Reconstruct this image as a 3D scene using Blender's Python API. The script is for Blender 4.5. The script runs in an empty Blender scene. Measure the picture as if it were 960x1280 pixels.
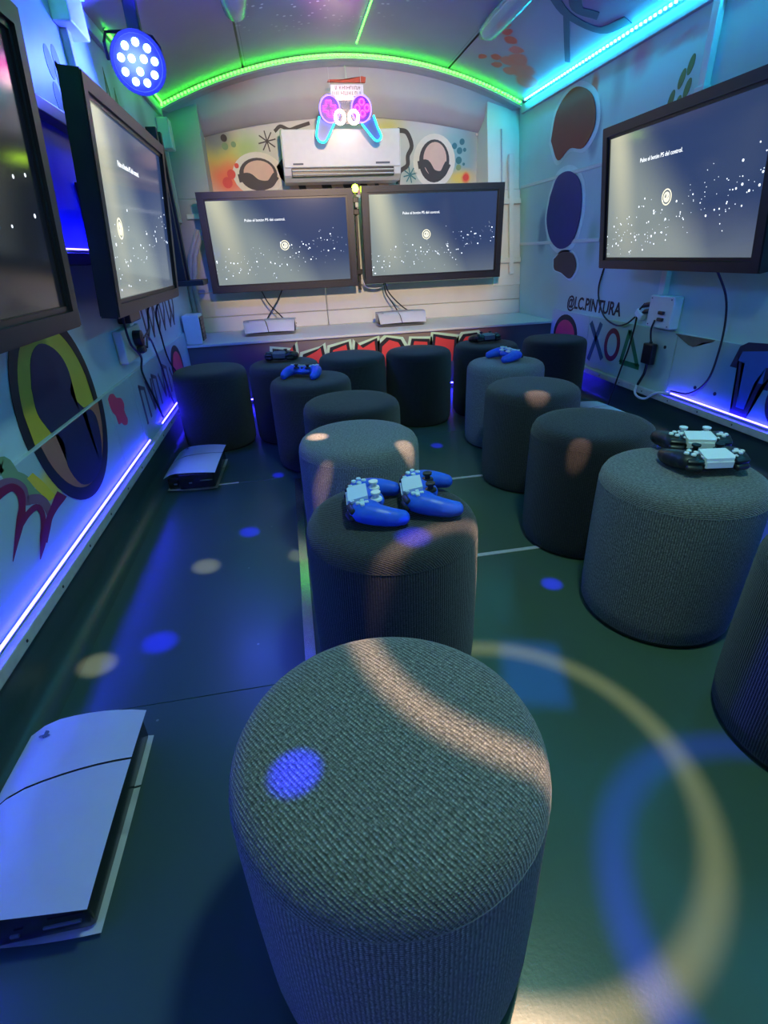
import bpy, bmesh, math, random
from mathutils import Vector, Matrix, Euler

# ------------------------------------------------------------------ camera, world, exposure
scene = bpy.context.scene
COL = scene.collection
F_PX, PITCH, YAW, ROLL, CAM_H = 629.6, math.radians(27.26), math.radians(9.07), math.radians(-2.65), 0.868
FW = Vector((math.sin(YAW) * math.cos(PITCH), math.cos(YAW) * math.cos(PITCH), -math.sin(PITCH)))
R0 = Vector((math.cos(YAW), -math.sin(YAW), 0)); U0 = R0.cross(FW)
RT = math.cos(ROLL) * R0 + math.sin(ROLL) * U0
UP = -math.sin(ROLL) * R0 + math.cos(ROLL) * U0
CAM = Vector((0, 0, CAM_H))
cd = bpy.data.cameras.new('camera'); cam = bpy.data.objects.new('camera', cd); COL.objects.link(cam)
m3 = Matrix((RT, UP, -FW)).transposed().to_4x4(); m3.translation = CAM
cam.matrix_world = m3
cd.sensor_fit = 'HORIZONTAL'; cd.sensor_width = 36; cd.lens = F_PX / 960 * 36; cd.clip_start = 0.02
scene.camera = cam

world = bpy.data.worlds.new('world'); scene.world = world; world.use_nodes = True
bg = world.node_tree.nodes['Background']
bg.inputs[0].default_value = (0.52, 0.50, 0.50, 1); bg.inputs[1].default_value = 0.18   # daylight at the open rear door
vs = scene.view_settings
vs.view_transform = 'Standard'; vs.look = 'None'; vs.gamma = 1; vs.use_curve_mapping = False
vs.exposure = 1.4

# light levels (radiance of the strips, watts of the lamps and added fills)
L_GREEN, L_CYAN, L_BLUE, L_SCREEN = 4.6, 46.0, 34.0, 0.46
L_NEON = 4.5
PAR_W, DOT_W, RING_W, WASH_FILL_W, DOWN_FILL_W = 11.0, 0.85, 5.0, 130.0, 17.0

# ------------------------------------------------------------------ the bus
XL, XR, YB, YF = -0.66, 1.80, -1.1, 4.2
SEAM, SKIRT, EAVE = 0.475, 0.18, 1.755
XC, HALF, RISE = 0.57, 1.23, 0.26
def arch(x): return EAVE + RISE * (1 - ((x - XC) / HALF) ** 2)
def pix(px, py, axis, val):
    """photo measurement -> point of the bus on the plane axis = val"""
    d = FW * F_PX + RT * (px - 480) + UP * (640 - py)
    t = (val - CAM[axis]) / d[axis]
    return CAM + d * t
rnd = random.Random(7)

# ------------------------------------------------------------------ materials
def new_mat(name):
    m = bpy.data.materials.new(name); m.use_nodes = True
    nt = m.node_tree
    return m, nt, nt.nodes['Principled BSDF']
def N(nt, typ, **kw):
    n = nt.nodes.new(typ)
    for k, v in kw.items():
        if k.startswith('i_'):
            n.inputs[int(k[2:])].default_value = v
        else: setattr(n, k, v)
    return n
def math_n(nt, op, a, b=None, c=None, clamp=False):
    n = nt.nodes.new('ShaderNodeMath'); n.operation = op; n.use_clamp = clamp
    for i, v in enumerate((a, b, c)):
        if v is None: continue
        if isinstance(v, (int, float)): n.inputs[i].default_value = v
        else: nt.links.new(v, n.inputs[i])
    return n.outputs[0]
def mixc(nt, fac, a, b):
    n = nt.nodes.new('ShaderNodeMix'); n.data_type = 'RGBA'
    for s, v in ((n.inputs[0], fac), (n.inputs[6], a), (n.inputs[7], b)):
        if isinstance(v, (int, float)): s.default_value = v
        elif isinstance(v, tuple): s.default_value = (*v[:3], 1)
        else: nt.links.new(v, s)
    return n.outputs[2]
def plain(name, col, rough=0.5, metal=0.0, spec=0.5, noise=0.0, nscale=30.0, bump=0.0, coat=0.0):
    m, nt, p = new_mat(name)
    p.inputs['Base Color'].default_value = (*col, 1)
    p.inputs['Roughness'].default_value = rough; p.inputs['Metallic'].default_value = metal
    p.inputs['Specular IOR Level'].default_value = spec; p.inputs['Coat Weight'].default_value = coat
    tc = N(nt, 'ShaderNodeTexCoord'); nz = N(nt, 'ShaderNodeTexNoise')
    nz.inputs['Scale'].default_value = nscale; nz.inputs['Detail'].default_value = 4
    nt.links.new(tc.outputs['Object'], nz.inputs['Vector'])
    if noise:
        d = tuple(c * (1 - noise) for c in col); l = tuple(min(1, c * (1 + noise)) for c in col)
        nt.links.new(mixc(nt, nz.outputs[0], d, l), p.inputs['Base Color'])
    if bump:
        b = N(nt, 'ShaderNodeBump'); b.inputs['Strength'].default_value = bump; b.inputs['Distance'].default_value = 0.002
        nt.links.new(nz.outputs[0], b.inputs['Height']); nt.links.new(b.outputs[0], p.inputs['Normal'])
    return m
def glow(name, col, strength):
    m, nt, p = new_mat(name)
    p.inputs['Base Color'].default_value = (0.02, 0.02, 0.02, 1)
    p.inputs['Emission Color'].default_value = (*col, 1); p.inputs['Emission Strength'].default_value = strength
    return m
def painted(name, base, blobs, axes, rough=0.45, grime=0.12, metal=0.0):
    """sheet metal or vinyl sprayed with soft patches; blobs = (c1, c2, r1, r2, colour, softness, opacity); axes = which two object axes"""
    m, nt, p = new_mat(name)
    tc = N(nt, 'ShaderNodeTexCoord'); sep = N(nt, 'ShaderNodeSeparateXYZ'); nt.links.new(tc.outputs['Object'], sep.inputs[0])
    cmb = N(nt, 'ShaderNodeCombineXYZ')
    nt.links.new(sep.outputs[axes[0]], cmb.inputs[0]); nt.links.new(sep.outputs[axes[1]], cmb.inputs[1])
    nz = N(nt, 'ShaderNodeTexNoise'); nz.inputs['Scale'].default_value = 9; nz.inputs['Detail'].default_value = 3
    nt.links.new(cmb.outputs[0], nz.inputs['Vector'])
    off = N(nt, 'ShaderNodeVectorMath', operation='MULTIPLY_ADD')
    nt.links.new(nz.outputs[1], off.inputs[0]); off.inputs[1].default_value = (0.05, 0.05, 0); off.inputs[2].default_value = (-0.025, -0.025, 0)
    add = N(nt, 'ShaderNodeVectorMath', operation='ADD'); nt.links.new(cmb.outputs[0], add.inputs[0]); nt.links.new(off.outputs[0], add.inputs[1])
    nz2 = N(nt, 'ShaderNodeTexNoise'); nz2.inputs['Scale'].default_value = 3.5; nz2.inputs['Detail'].default_value = 6
    nt.links.new(cmb.outputs[0], nz2.inputs['Vector'])
    cur = mixc(nt, nz2.outputs[0], tuple(c * (1 - grime) for c in base), tuple(min(1, c * (1 + grime)) for c in base))
    for c1, c2, r1, r2, colr, soft, op in blobs:
        s = N(nt, 'ShaderNodeVectorMath', operation='SUBTRACT'); nt.links.new(add.outputs[0], s.inputs[0]); s.inputs[1].default_value = (c1, c2, 0)
        mu = N(nt, 'ShaderNodeVectorMath', operation='MULTIPLY'); nt.links.new(s.outputs[0], mu.inputs[0]); mu.inputs[1].default_value = (1 / r1, 1 / r2, 0)
        le = N(nt, 'ShaderNodeVectorMath', operation='LENGTH'); nt.links.new(mu.outputs[0], le.inputs[0])
        mr = N(nt, 'ShaderNodeMapRange', interpolation_type='SMOOTHSTEP')
        nt.links.new(le.outputs['Value'], mr.inputs[0])
        mr.inputs[1].default_value = 1 + soft; mr.inputs[2].default_value = max(0, 1 - soft); mr.inputs[3].default_value = 0; mr.inputs[4].default_value = op
        cur = mixc(nt, mr.outputs[0], cur, colr)
    nt.links.new(cur, p.inputs['Base Color'])
    p.inputs['Roughness'].default_value = rough; p.inputs['Metallic'].default_value = metal
    b = N(nt, 'ShaderNodeBump'); b.inputs['Strength'].default_value = 0.15; b.inputs['Distance'].default_value = 0.01
    nt.links.new(nz2.outputs[0], b.inputs['Height']); nt.links.new(b.outputs[0], p.inputs['Normal'])
    return m
def fabric(name, dark, light):
    m, nt, p = new_mat(name)
    tc = N(nt, 'ShaderNodeTexCoord')
    mp = N(nt, 'ShaderNodeMapping'); nt.links.new(tc.outputs['UV'], mp.inputs[0])
    sep = N(nt, 'ShaderNodeSeparateXYZ'); nt.links.new(mp.outputs[0], sep.inputs[0])
    nz = N(nt, 'ShaderNodeTexNoise'); nz.inputs['Scale'].default_value = 1; nz.inputs['Detail'].default_value = 2
    st = N(nt, 'ShaderNodeVectorMath', operation='MULTIPLY'); nt.links.new(mp.outputs[0], st.inputs[0]); st.inputs[1].default_value = (170, 420, 1)
    nt.links.new(st.outputs[0], nz.inputs['Vector'])
    wob = math_n(nt, 'MULTIPLY', nz.outputs[0], 3.6)
    rib = math_n(nt, 'MULTIPLY_ADD', math_n(nt, 'SINE', math_n(nt, 'ADD', math_n(nt, 'MULTIPLY', sep.outputs[1], 2 * math.pi / 0.0050), wob)), 0.5, 0.5)
    knit = math_n(nt, 'MULTIPLY_ADD', math_n(nt, 'SINE', math_n(nt, 'MULTIPLY', sep.outputs[0], 2 * math.pi / 0.0034)), 0.3, 0.7)
    h = math_n(nt, 'MULTIPLY', rib, knit)
    sp = N(nt, 'ShaderNodeMapRange'); nt.links.new(nz.outputs[0], sp.inputs[0]); sp.inputs[1].default_value = 0.35; sp.inputs[2].default_value = 0.7
    fac = math_n(nt, 'MULTIPLY', math_n(nt, 'MULTIPLY_ADD', h, 0.75, 0.25), math_n(nt, 'MULTIPLY_ADD', sp.outputs[0], 0.75, 0.25))
    nt.links.new(mixc(nt, fac, dark, light), p.inputs['Base Color'])
    p.inputs['Roughness'].default_value = 0.92; p.inputs['Specular IOR Level'].default_value = 0.15
    p.inputs['Sheen Weight'].default_value = 0.25; p.inputs['Sheen Roughness'].default_value = 0.5
    b = N(nt, 'ShaderNodeBump'); b.inputs['Strength'].default_value = 0.7; b.inputs['Distance'].default_value = 0.0022
    nt.links.new(h, b.inputs['Height']); nt.links.new(b.outputs[0], p.inputs['Normal'])
    return m
def floor_vinyl(name, a, bcol):
    m, nt, p = new_mat(name)
    tc = N(nt, 'ShaderNodeTexCoord')
    n1 = N(nt, 'ShaderNodeTexNoise'); n1.inputs['Scale'].default_value = 2.2; n1.inputs['Detail'].default_value = 5
    n2 = N(nt, 'ShaderNodeTexNoise'); n2.inputs['Scale'].default_value = 160; n2.inputs['Detail'].default_value = 2
    n3 = N(nt, 'ShaderNodeTexVoronoi'); n3.inputs['Scale'].default_value = 9
    for n in (n1, n2, n3): nt.links.new(tc.outputs['Object'], n.inputs['Vector'])
    c = mixc(nt, n1.outputs[0], a, bcol)
    spk = N(nt, 'ShaderNodeMapRange'); nt.links.new(n3.outputs['Distance'], spk.inputs[0])
    spk.inputs[1].default_value = 0.035; spk.inputs[2].default_value = 0.02; spk.inputs[3].default_value = 0; spk.inputs[4].default_value = 0.5
    c = mixc(nt, spk.outputs[0], c, (0.35, 0.38, 0.36))
    nt.links.new(c, p.inputs['Base Color'])
    rr = N(nt, 'ShaderNodeMapRange'); nt.links.new(n1.outputs[0], rr.inputs[0]); rr.inputs[3].default_value = 0.24; rr.inputs[4].default_value = 0.42
    nt.links.new(rr.outputs[0], p.inputs['Roughness'])
    b = N(nt, 'ShaderNodeBump'); b.inputs['Strength'].default_value = 0.12; b.inputs['Distance'].default_value = 0.001
    nt.links.new(n2.outputs[0], b.inputs['Height']); nt.links.new(b.outputs[0], p.inputs['Normal'])
    return m
def screen_mat(name, dim=1.0):
    """a console start screen: pale beam from the upper left over deep blue"""
    m, nt, p = new_mat(name)
    tc = N(nt, 'ShaderNodeTexCoord'); sep = N(nt, 'ShaderNodeSeparateXYZ'); nt.links.new(tc.outputs['Object'], sep.inputs[0])
    u = math_n(nt, 'ADD', sep.outputs[0], 0.5); v = math_n(nt, 'MULTIPLY_ADD', sep.outputs[2], 1 / 0.56, 0.5)
    e = math_n(nt, 'SUBTRACT', math_n(nt, 'MULTIPLY_ADD', v, -0.60, 0.74), u)
    s1 = N(nt, 'ShaderNodeMapRange', interpolation_type='SMOOTHSTEP'); nt.links.new(e, s1.inputs[0]); s1.inputs[1].default_value = -0.22; s1.inputs[2].default_value = 0.16
    s2 = N(nt, 'ShaderNodeMapRange', interpolation_type='SMOOTHSTEP'); nt.links.new(v, s2.inputs[0]); s2.inputs[1].default_value = 0.45; s2.inputs[2].default_value = -0.1; s2.inputs[4].default_value = 0.5
    f = math_n(nt, 'MAXIMUM', s1.outputs[0], s2.outputs[0])
    c = mixc(nt, f, (0.022, 0.042, 0.115), (0.20, 0.24, 0.24))
    edge = N(nt, 'ShaderNodeMapRange', interpolation_type='SMOOTHSTEP'); nt.links.new(math_n(nt, 'ABSOLUTE', math_n(nt, 'SUBTRACT', u, math_n(nt, 'MULTIPLY_ADD', v, -0.12, 0.22))), edge.inputs[0])
    edge.inputs[1].default_value = 0.13; edge.inputs[2].default_value = 0.0; edge.inputs[4].default_value = 0.85
    c = mixc(nt, math_n(nt, 'MULTIPLY', edge.outputs[0], v), c, (0.55, 0.54, 0.38))
    nt.links.new(c, p.inputs['Emission Color']); p.inputs['Emission Strength'].default_value = L_SCREEN * dim
    p.inputs['Base Color'].default_value = (0.012, 0.012, 0.016, 1); p.inputs['Roughness'].default_value = 0.12
    return m
def clear(name, col, rough=0.1, trans=0.95):
    m, nt, p = new_mat(name)
    p.inputs['Base Color'].default_value = (*col, 1); p.inputs['Roughness'].default_value = rough
    p.inputs['Transmission Weight'].default_value = trans; p.inputs['IOR'].default_value = 1.25
    return m

M = {}
M['black_paint'] = plain('black_paint', (0.012, 0.012, 0.016), 0.55, noise=0.4)
M['black_plastic'] = plain('black_plastic', (0.012, 0.012, 0.015), 0.35, noise=0.3)
M['frame_black'] = plain('frame_black', (0.016, 0.015, 0.02), 0.4, noise=0.5, nscale=12, bump=0.2)
M['white_plastic'] = plain('white_plastic', (0.75, 0.74, 0.72), 0.4, noise=0.05)
M['ivory_plastic'] = plain('ivory_plastic', (0.62, 0.58, 0.48), 0.5, noise=0.08)
M['console_white'] = plain('console_white', (0.80, 0.82, 0.84), 0.42, noise=0.03)
M['console_core'] = plain('console_core', (0.012, 0.012, 0.014), 0.22)
M['logo_grey'] = plain('logo_grey', (0.10, 0.12, 0.15), 0.5)
M['aluminium'] = plain('aluminium', (0.62, 0.63, 0.62), 0.16, 0.95, noise=0.15, nscale=60)
M['aluminium_dull'] = plain('aluminium_dull', (0.66, 0.67, 0.66), 0.5, 0.4, noise=0.15, nscale=60)
M['steel_paint'] = plain('steel_paint', (0.42, 0.42, 0.44), 0.5, noise=0.15)
M['trim_beige'] = plain('trim_beige', (0.50, 0.46, 0.42), 0.45, noise=0.25, nscale=40)
M['cable_black'] = plain('cable_black', (0.01, 0.01, 0.012), 0.45)
M['cable_white'] = plain('cable_white', (0.70, 0.70, 0.70), 0.45)
M['rust'] = plain('rust', (0.17, 0.13, 0.08), 0.8, noise=0.4)
M['par_body'] = plain('par_body', (0.018, 0.018, 0.03), 0.35)
M['orange_tape'] = plain('orange_tape', (0.50, 0.06, 0.03), 0.5, noise=0.3)
M['led_green'] = glow('led_green', (0.045, 1.0, 0.03), L_GREEN)
M['led_cyan'] = glow('led_cyan', (0.012, 0.58, 0.95), L_CYAN)
M['led_blue'] = glow('led_blue', (0.022, 0.014, 1.0), L_BLUE)
M['neon_cyan'] = glow('neon_cyan', (0.012, 0.85, 1.0), L_NEON * 0.6)
M['neon_pink'] = glow('neon_pink', (1.0, 0.010, 0.40), L_NEON * 1.8)
M['neon_white'] = glow('neon_white', (1.0, 0.62, 0.50), L_NEON * 2.2)
M['neon_violet'] = glow('neon_violet', (0.10, 0.06, 1.0), L_NEON * 0.8)
M['par_lens'] = glow('par_lens', (0.25, 0.55, 1.0), 8)
M['lamp_lime'] = glow('lamp_lime', (0.55, 1.0, 0.03), 9)
M['spark'] = glow('spark', (0.75, 0.85, 1.0), 0.7)
M['caption_white'] = glow('caption_white', (0.9, 0.95, 1.0), 0.6)
M['icon_warm'] = glow('icon_warm', (1.0, 0.95, 0.70), 0.5)
M['screen'] = screen_mat('screen_start')
M['screen_off'] = screen_mat('screen_dim', 0.035)
M['vinyl_left'] = floor_vinyl('vinyl_left', (0.032, 0.066, 0.070), (0.048, 0.088, 0.088))
M['vinyl_right'] = floor_vinyl('vinyl_right', (0.048, 0.090, 0.058), (0.068, 0.118, 0.078))
M['vinyl_skirt'] = floor_vinyl('vinyl_skirt', (0.030, 0.050, 0.048), (0.040, 0.065, 0.060))
M['neon_back_violet'] = plain('neon_back_violet', (0.07, 0.01, 0.22), 0.3)
M['neon_back_blue'] = plain('neon_back_blue', (0.03, 0.10, 0.35), 0.3)
M['acrylic'] = clear('acrylic', (0.92, 0.92, 0.98), 0.05)
M['lamp_cover'] = clear('lamp_cover', (0.85, 0.86, 0.92), 0.18, 0.85)
M['pane_blue'] = plain('pane_blue', (0.06, 0.10, 0.75), 0.25, noise=0.2, nscale=4)
M['fab_grey'] = fabric('fabric_grey', (0.020, 0.022, 0.023), (0.46, 0.46, 0.45))
M['fab_light'] = fabric('fabric_light', (0.06, 0.064, 0.068), (0.44, 0.45, 0.46))
M['fab_dark'] = fabric('fabric_dark', (0.012, 0.012, 0.016), (0.085, 0.085, 0.098))
M['fab_black'] = fabric('fabric_black', (0.006, 0.006, 0.009), (0.042, 0.040, 0.050))
M['pad_blue'] = plain('controller_blue', (0.02, 0.10, 0.75), 0.42, noise=0.04)
M['pad_black'] = plain('controller_black', (0.012, 0.012, 0.015), 0.4)
M['pad_pale'] = plain('controller_pale', (0.55, 0.68, 0.80), 0.4)
M['pad_white'] = plain('controller_white', (0.82, 0.83, 0.85), 0.38)
def spray(name, c, r=0.55): M[name] = plain(name, c, r, noise=0.12, nscale=14); return M[name]
spray('p_pink', (0.80, 0.05, 0.12)); spray('p_teal', (0.008, 0.09, 0.11)); spray('p_maroon', (0.16, 0.008, 0.02)); spray('p_green', (0.015, 0.16, 0.05))
spray('p_olive', (0.13, 0.20, 0.05)); spray('p_yellow', (0.60, 0.42, 0.04)); spray('p_orange', (0.45, 0.16, 0.10)); spray('p_wine', (0.22, 0.01, 0.05))
spray('p_gold', (0.85, 0.55, 0.03)); spray('p_moss', (0.22, 0.32, 0.16)); spray('p_navy', (0.015, 0.015, 0.07)); spray('p_blue', (0.03, 0.10, 0.42))
spray('p_mint', (0.55, 0.80, 0.55)); spray('p_red', (0.75, 0.06, 0.05)); spray('p_skin', (0.75, 0.47, 0.40)); spray('p_cream', (0.80, 0.72, 0.68))
spray('p_charcoal', (0.045, 0.035, 0.045)); spray('p_mauve', (0.24, 0.10, 0.16)); spray('p_brown', (0.16, 0.05, 0.05)); spray('p_red_ceiling', (0.45, 0.02, 0.05))
spray('p_brick', (0.26, 0.022, 0.022)); spray('p_indigo', (0.022, 0.022, 0.17)); spray('p_umber', (0.06, 0.03, 0.04)); spray('p_tan', (0.55, 0.42, 0.34)); spray('p_pale', (0.42, 0.55, 0.75)); spray('p_pale_mint', (0.62, 0.76, 0.72))
spray('p_plum', (0.085, 0.05, 0.13)); spray('p_sea', (0.03, 0.16, 0.22)); spray('p_black', (0.012, 0.010, 0.018))
M['wall_right'] = painted('wall_right_paint', (0.47, 0.66, 0.62), [
    (3.20, 1.42, 0.06, 0.12, (0.05, 0.07, 0.20), 0.35, 0.75), (3.73, 0.95, 0.07, 0.12, (0.05, 0.07, 0.20), 0.35, 0.7),
    (3.62, 0.92, 0.30, 0.40, (0.25, 0.42, 0.36), 0.9, 0.35),
    (3.26, 1.63, 0.035, 0.06, (0.75, 0.10, 0.05), 0.5, 0.9), (2.86, 1.64, 0.07, 0.06, (0.65, 0.08, 0.25), 0.7, 0.8),
    (3.02, 1.60, 0.05, 0.12, (0.30, 0.26, 0.32), 0.8, 0.7), (2.55, 1.62, 0.14, 0.02, (0.6, 0.10, 0.18), 0.8, 0.7),
    (3.08, 0.88, 0.05, 0.10, (0.15, 0.40, 0.10), 0.8, 0.6), (3.35, 0.56, 0.25, 0.10, (0.35, 0.50, 0.30), 0.9, 0.5),
    (2.9, 1.2, 0.5, 0.4, (0.45, 0.60, 0.55), 0.9, 0.4)], (1, 2))
M['wall_right_low'] = painted('wall_right_low_paint', (0.48, 0.60, 0.48), [
    (2.66, 0.34, 0.40, 0.20, (0.32, 0.50, 0.32), 0.5, 0.75), (3.3, 0.36, 0.35, 0.2, (0.50, 0.52, 0.62), 0.6, 0.7),
    (2.34, 0.32, 0.10, 0.09, (0.22, 0.28, 0.30), 0.25, 0.7), (1.75, 0.34, 0.20, 0.17, (0.04, 0.20, 0.42), 0.6, 0.85)], (1, 2))
M['wall_left'] = painted('wall_left_paint', (0.50, 0.62, 0.66), [
    (2.3, 1.45, 0.25, 0.2, (0.42, 0.50, 0.55), 0.9, 0.6), (3.1, 1.50, 0.10, 0.16, (0.16, 0.22, 0.10), 0.7, 0.6),
    (3.6, 1.45, 0.12, 0.2, (0.12, 0.14, 0.18), 0.6, 0.6), (2.95, 0.60, 0.3, 0.10, (0.20, 0.30, 0.30), 0.8, 0.5)], (1, 2))
M['wall_left_low'] = painted('wall_left_low_paint', (0.40, 0.50, 0.52), [
    (1.95, 0.36, 0.20, 0.14, (0.36, 0.44, 0.42), 0.5, 0.7), (2.7, 0.33, 0.45, 0.16, (0.20, 0.20, 0.48), 0.5, 0.7),
    (1.33, 0.38, 0.06, 0.04, (0.85, 0.55, 0.03), 0.6, 0.9)], (1, 2))
M['wall_back'] = painted('wall_back_paint', (0.62, 0.61, 0.54), [
    (0.0, 0.55, 0.5, 0.12, (0.50, 0.46, 0.44), 0.8, 0.6), (0.9, 0.47, 0.7, 0.05, (0.70, 0.70, 0.55), 0.9, 0.6), (1.5, 0.62, 0.2, 0.04, (0.42, 0.43, 0.38), 0.9, 0.5)], (0, 2), 0.55, 0.2)
M['column'] = painted('column_paint', (0.40, 0.40, 0.44), [], (0, 2), 0.55, 0.12)
M['column_white'] = painted('column_white_paint', (0.66, 0.66, 0.60), [], (0, 2), 0.55, 0.15)
M['soffit'] = painted('soffit_paint', (0.55, 0.47, 0.50), [(-0.28, 1.93, 0.22, 0.10, (0.60, 0.22, 0.20), 0.5, 0.7)], (0, 2), 0.4, 0.15)
M['mural'] = painted('mural_paint', (0.58, 0.56, 0.56), [
    (-0.32, 1.50, 0.16, 0.16, (0.62, 0.52, 0.06), 0.7, 0.9), (-0.30, 1.38, 0.14, 0.10, (0.85, 0.13, 0.05), 0.7, 0.95), (-0.14, 1.55, 0.08, 0.09, (0.30, 0.48, 0.12), 0.8, 0.7),
    (-0.36, 1.62, 0.10, 0.08, (0.16, 0.20, 0.26), 0.7, 0.8), (1.42, 1.50, 0.16, 0.22, (0.18, 0.38, 0.46), 0.7, 0.85), (1.42, 1.35, 0.10, 0.05, (0.80, 0.55, 0.08), 0.7, 0.9),
    (1.47, 1.35, 0.03, 0.03, (0.80, 0.10, 0.05), 0.4, 0.9), (0.86, 1.68, 0.10, 0.05, (0.60, 0.52, 0.10), 0.8, 0.8), (1.03, 1.38, 0.08, 0.06, (0.25, 0.42, 0.42), 0.8, 0.6)], (0, 2))
M['riser'] = painted('riser_paint', (0.11, 0.09, 0.11), [
    (-0.28, 0.34, 0.10, 0.05, (0.35, 0.04, 0.14), 0.9, 0.8), (0.05, 0.30, 0.3, 0.12, (0.28, 0.05, 0.18), 0.9, 0.6), (0.9, 0.38, 0.3, 0.03, (0.32, 0.05, 0.08), 0.9, 0.6),
    (1.35, 0.33, 0.10, 0.05, (0.45, 0.05, 0.06), 0.9, 0.7), (0.5, 0.36, 0.7, 0.06, (0.26, 0.30, 0.20), 0.8, 0.6)], (0, 2))
M['ceiling_side'] = painted('ceiling_side_vinyl', (0.44, 0.25, 0.40), [(1.45, 2.6, 0.3, 0.5, (0.30, 0.16, 0.36), 0.8, 0.7),
    *[(x, y, r, r * 1.3, (0.90, 0.03, 0.04), 0.2, 0.95) for x, y, r in ((1.31, 3.40, .035), (1.36, 3.46, .03), (1.41, 3.53, .035), (1.47, 3.61, .04), (1.53, 3.70, .055), (1.60, 3.80, .075), (1.68, 3.90, .07), (1.42, 3.78, .03), (1.49, 3.77, .045), (1.36, 3.84, .025), (1.46, 3.87, .03), (1.55, 3.88, .04))], (-0.3, 3.6, 0.3, 0.4, (0.17, 0.15, 0.24), 0.8, 0.5)], (0, 1), 0.38, 0.15)
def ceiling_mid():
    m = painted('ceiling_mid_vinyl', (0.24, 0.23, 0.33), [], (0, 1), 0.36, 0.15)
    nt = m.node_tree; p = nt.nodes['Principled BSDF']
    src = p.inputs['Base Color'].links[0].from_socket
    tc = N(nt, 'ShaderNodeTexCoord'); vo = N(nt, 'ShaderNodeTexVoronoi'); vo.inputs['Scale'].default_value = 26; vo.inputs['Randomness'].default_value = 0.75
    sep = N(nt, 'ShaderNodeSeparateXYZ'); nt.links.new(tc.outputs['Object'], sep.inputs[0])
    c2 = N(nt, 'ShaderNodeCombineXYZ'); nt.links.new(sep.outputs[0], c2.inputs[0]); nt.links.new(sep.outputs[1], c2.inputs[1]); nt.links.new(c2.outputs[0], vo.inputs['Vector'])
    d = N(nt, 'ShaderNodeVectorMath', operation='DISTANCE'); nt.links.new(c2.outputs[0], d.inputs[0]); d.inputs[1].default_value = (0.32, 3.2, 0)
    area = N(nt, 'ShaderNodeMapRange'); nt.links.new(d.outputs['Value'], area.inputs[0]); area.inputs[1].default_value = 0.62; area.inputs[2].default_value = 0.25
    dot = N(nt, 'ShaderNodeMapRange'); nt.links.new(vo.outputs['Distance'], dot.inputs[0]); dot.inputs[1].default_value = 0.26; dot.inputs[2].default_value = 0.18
    nt.links.new(mixc(nt, math_n(nt, 'MULTIPLY', dot.outputs[0], area.outputs[0]), src, (0.95, 0.97, 1.0)), p.inputs['Base Color'])  # star dots of light painted into the vinyl colour as white specks
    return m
M['ceiling_mid'] = ceiling_mid()

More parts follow.
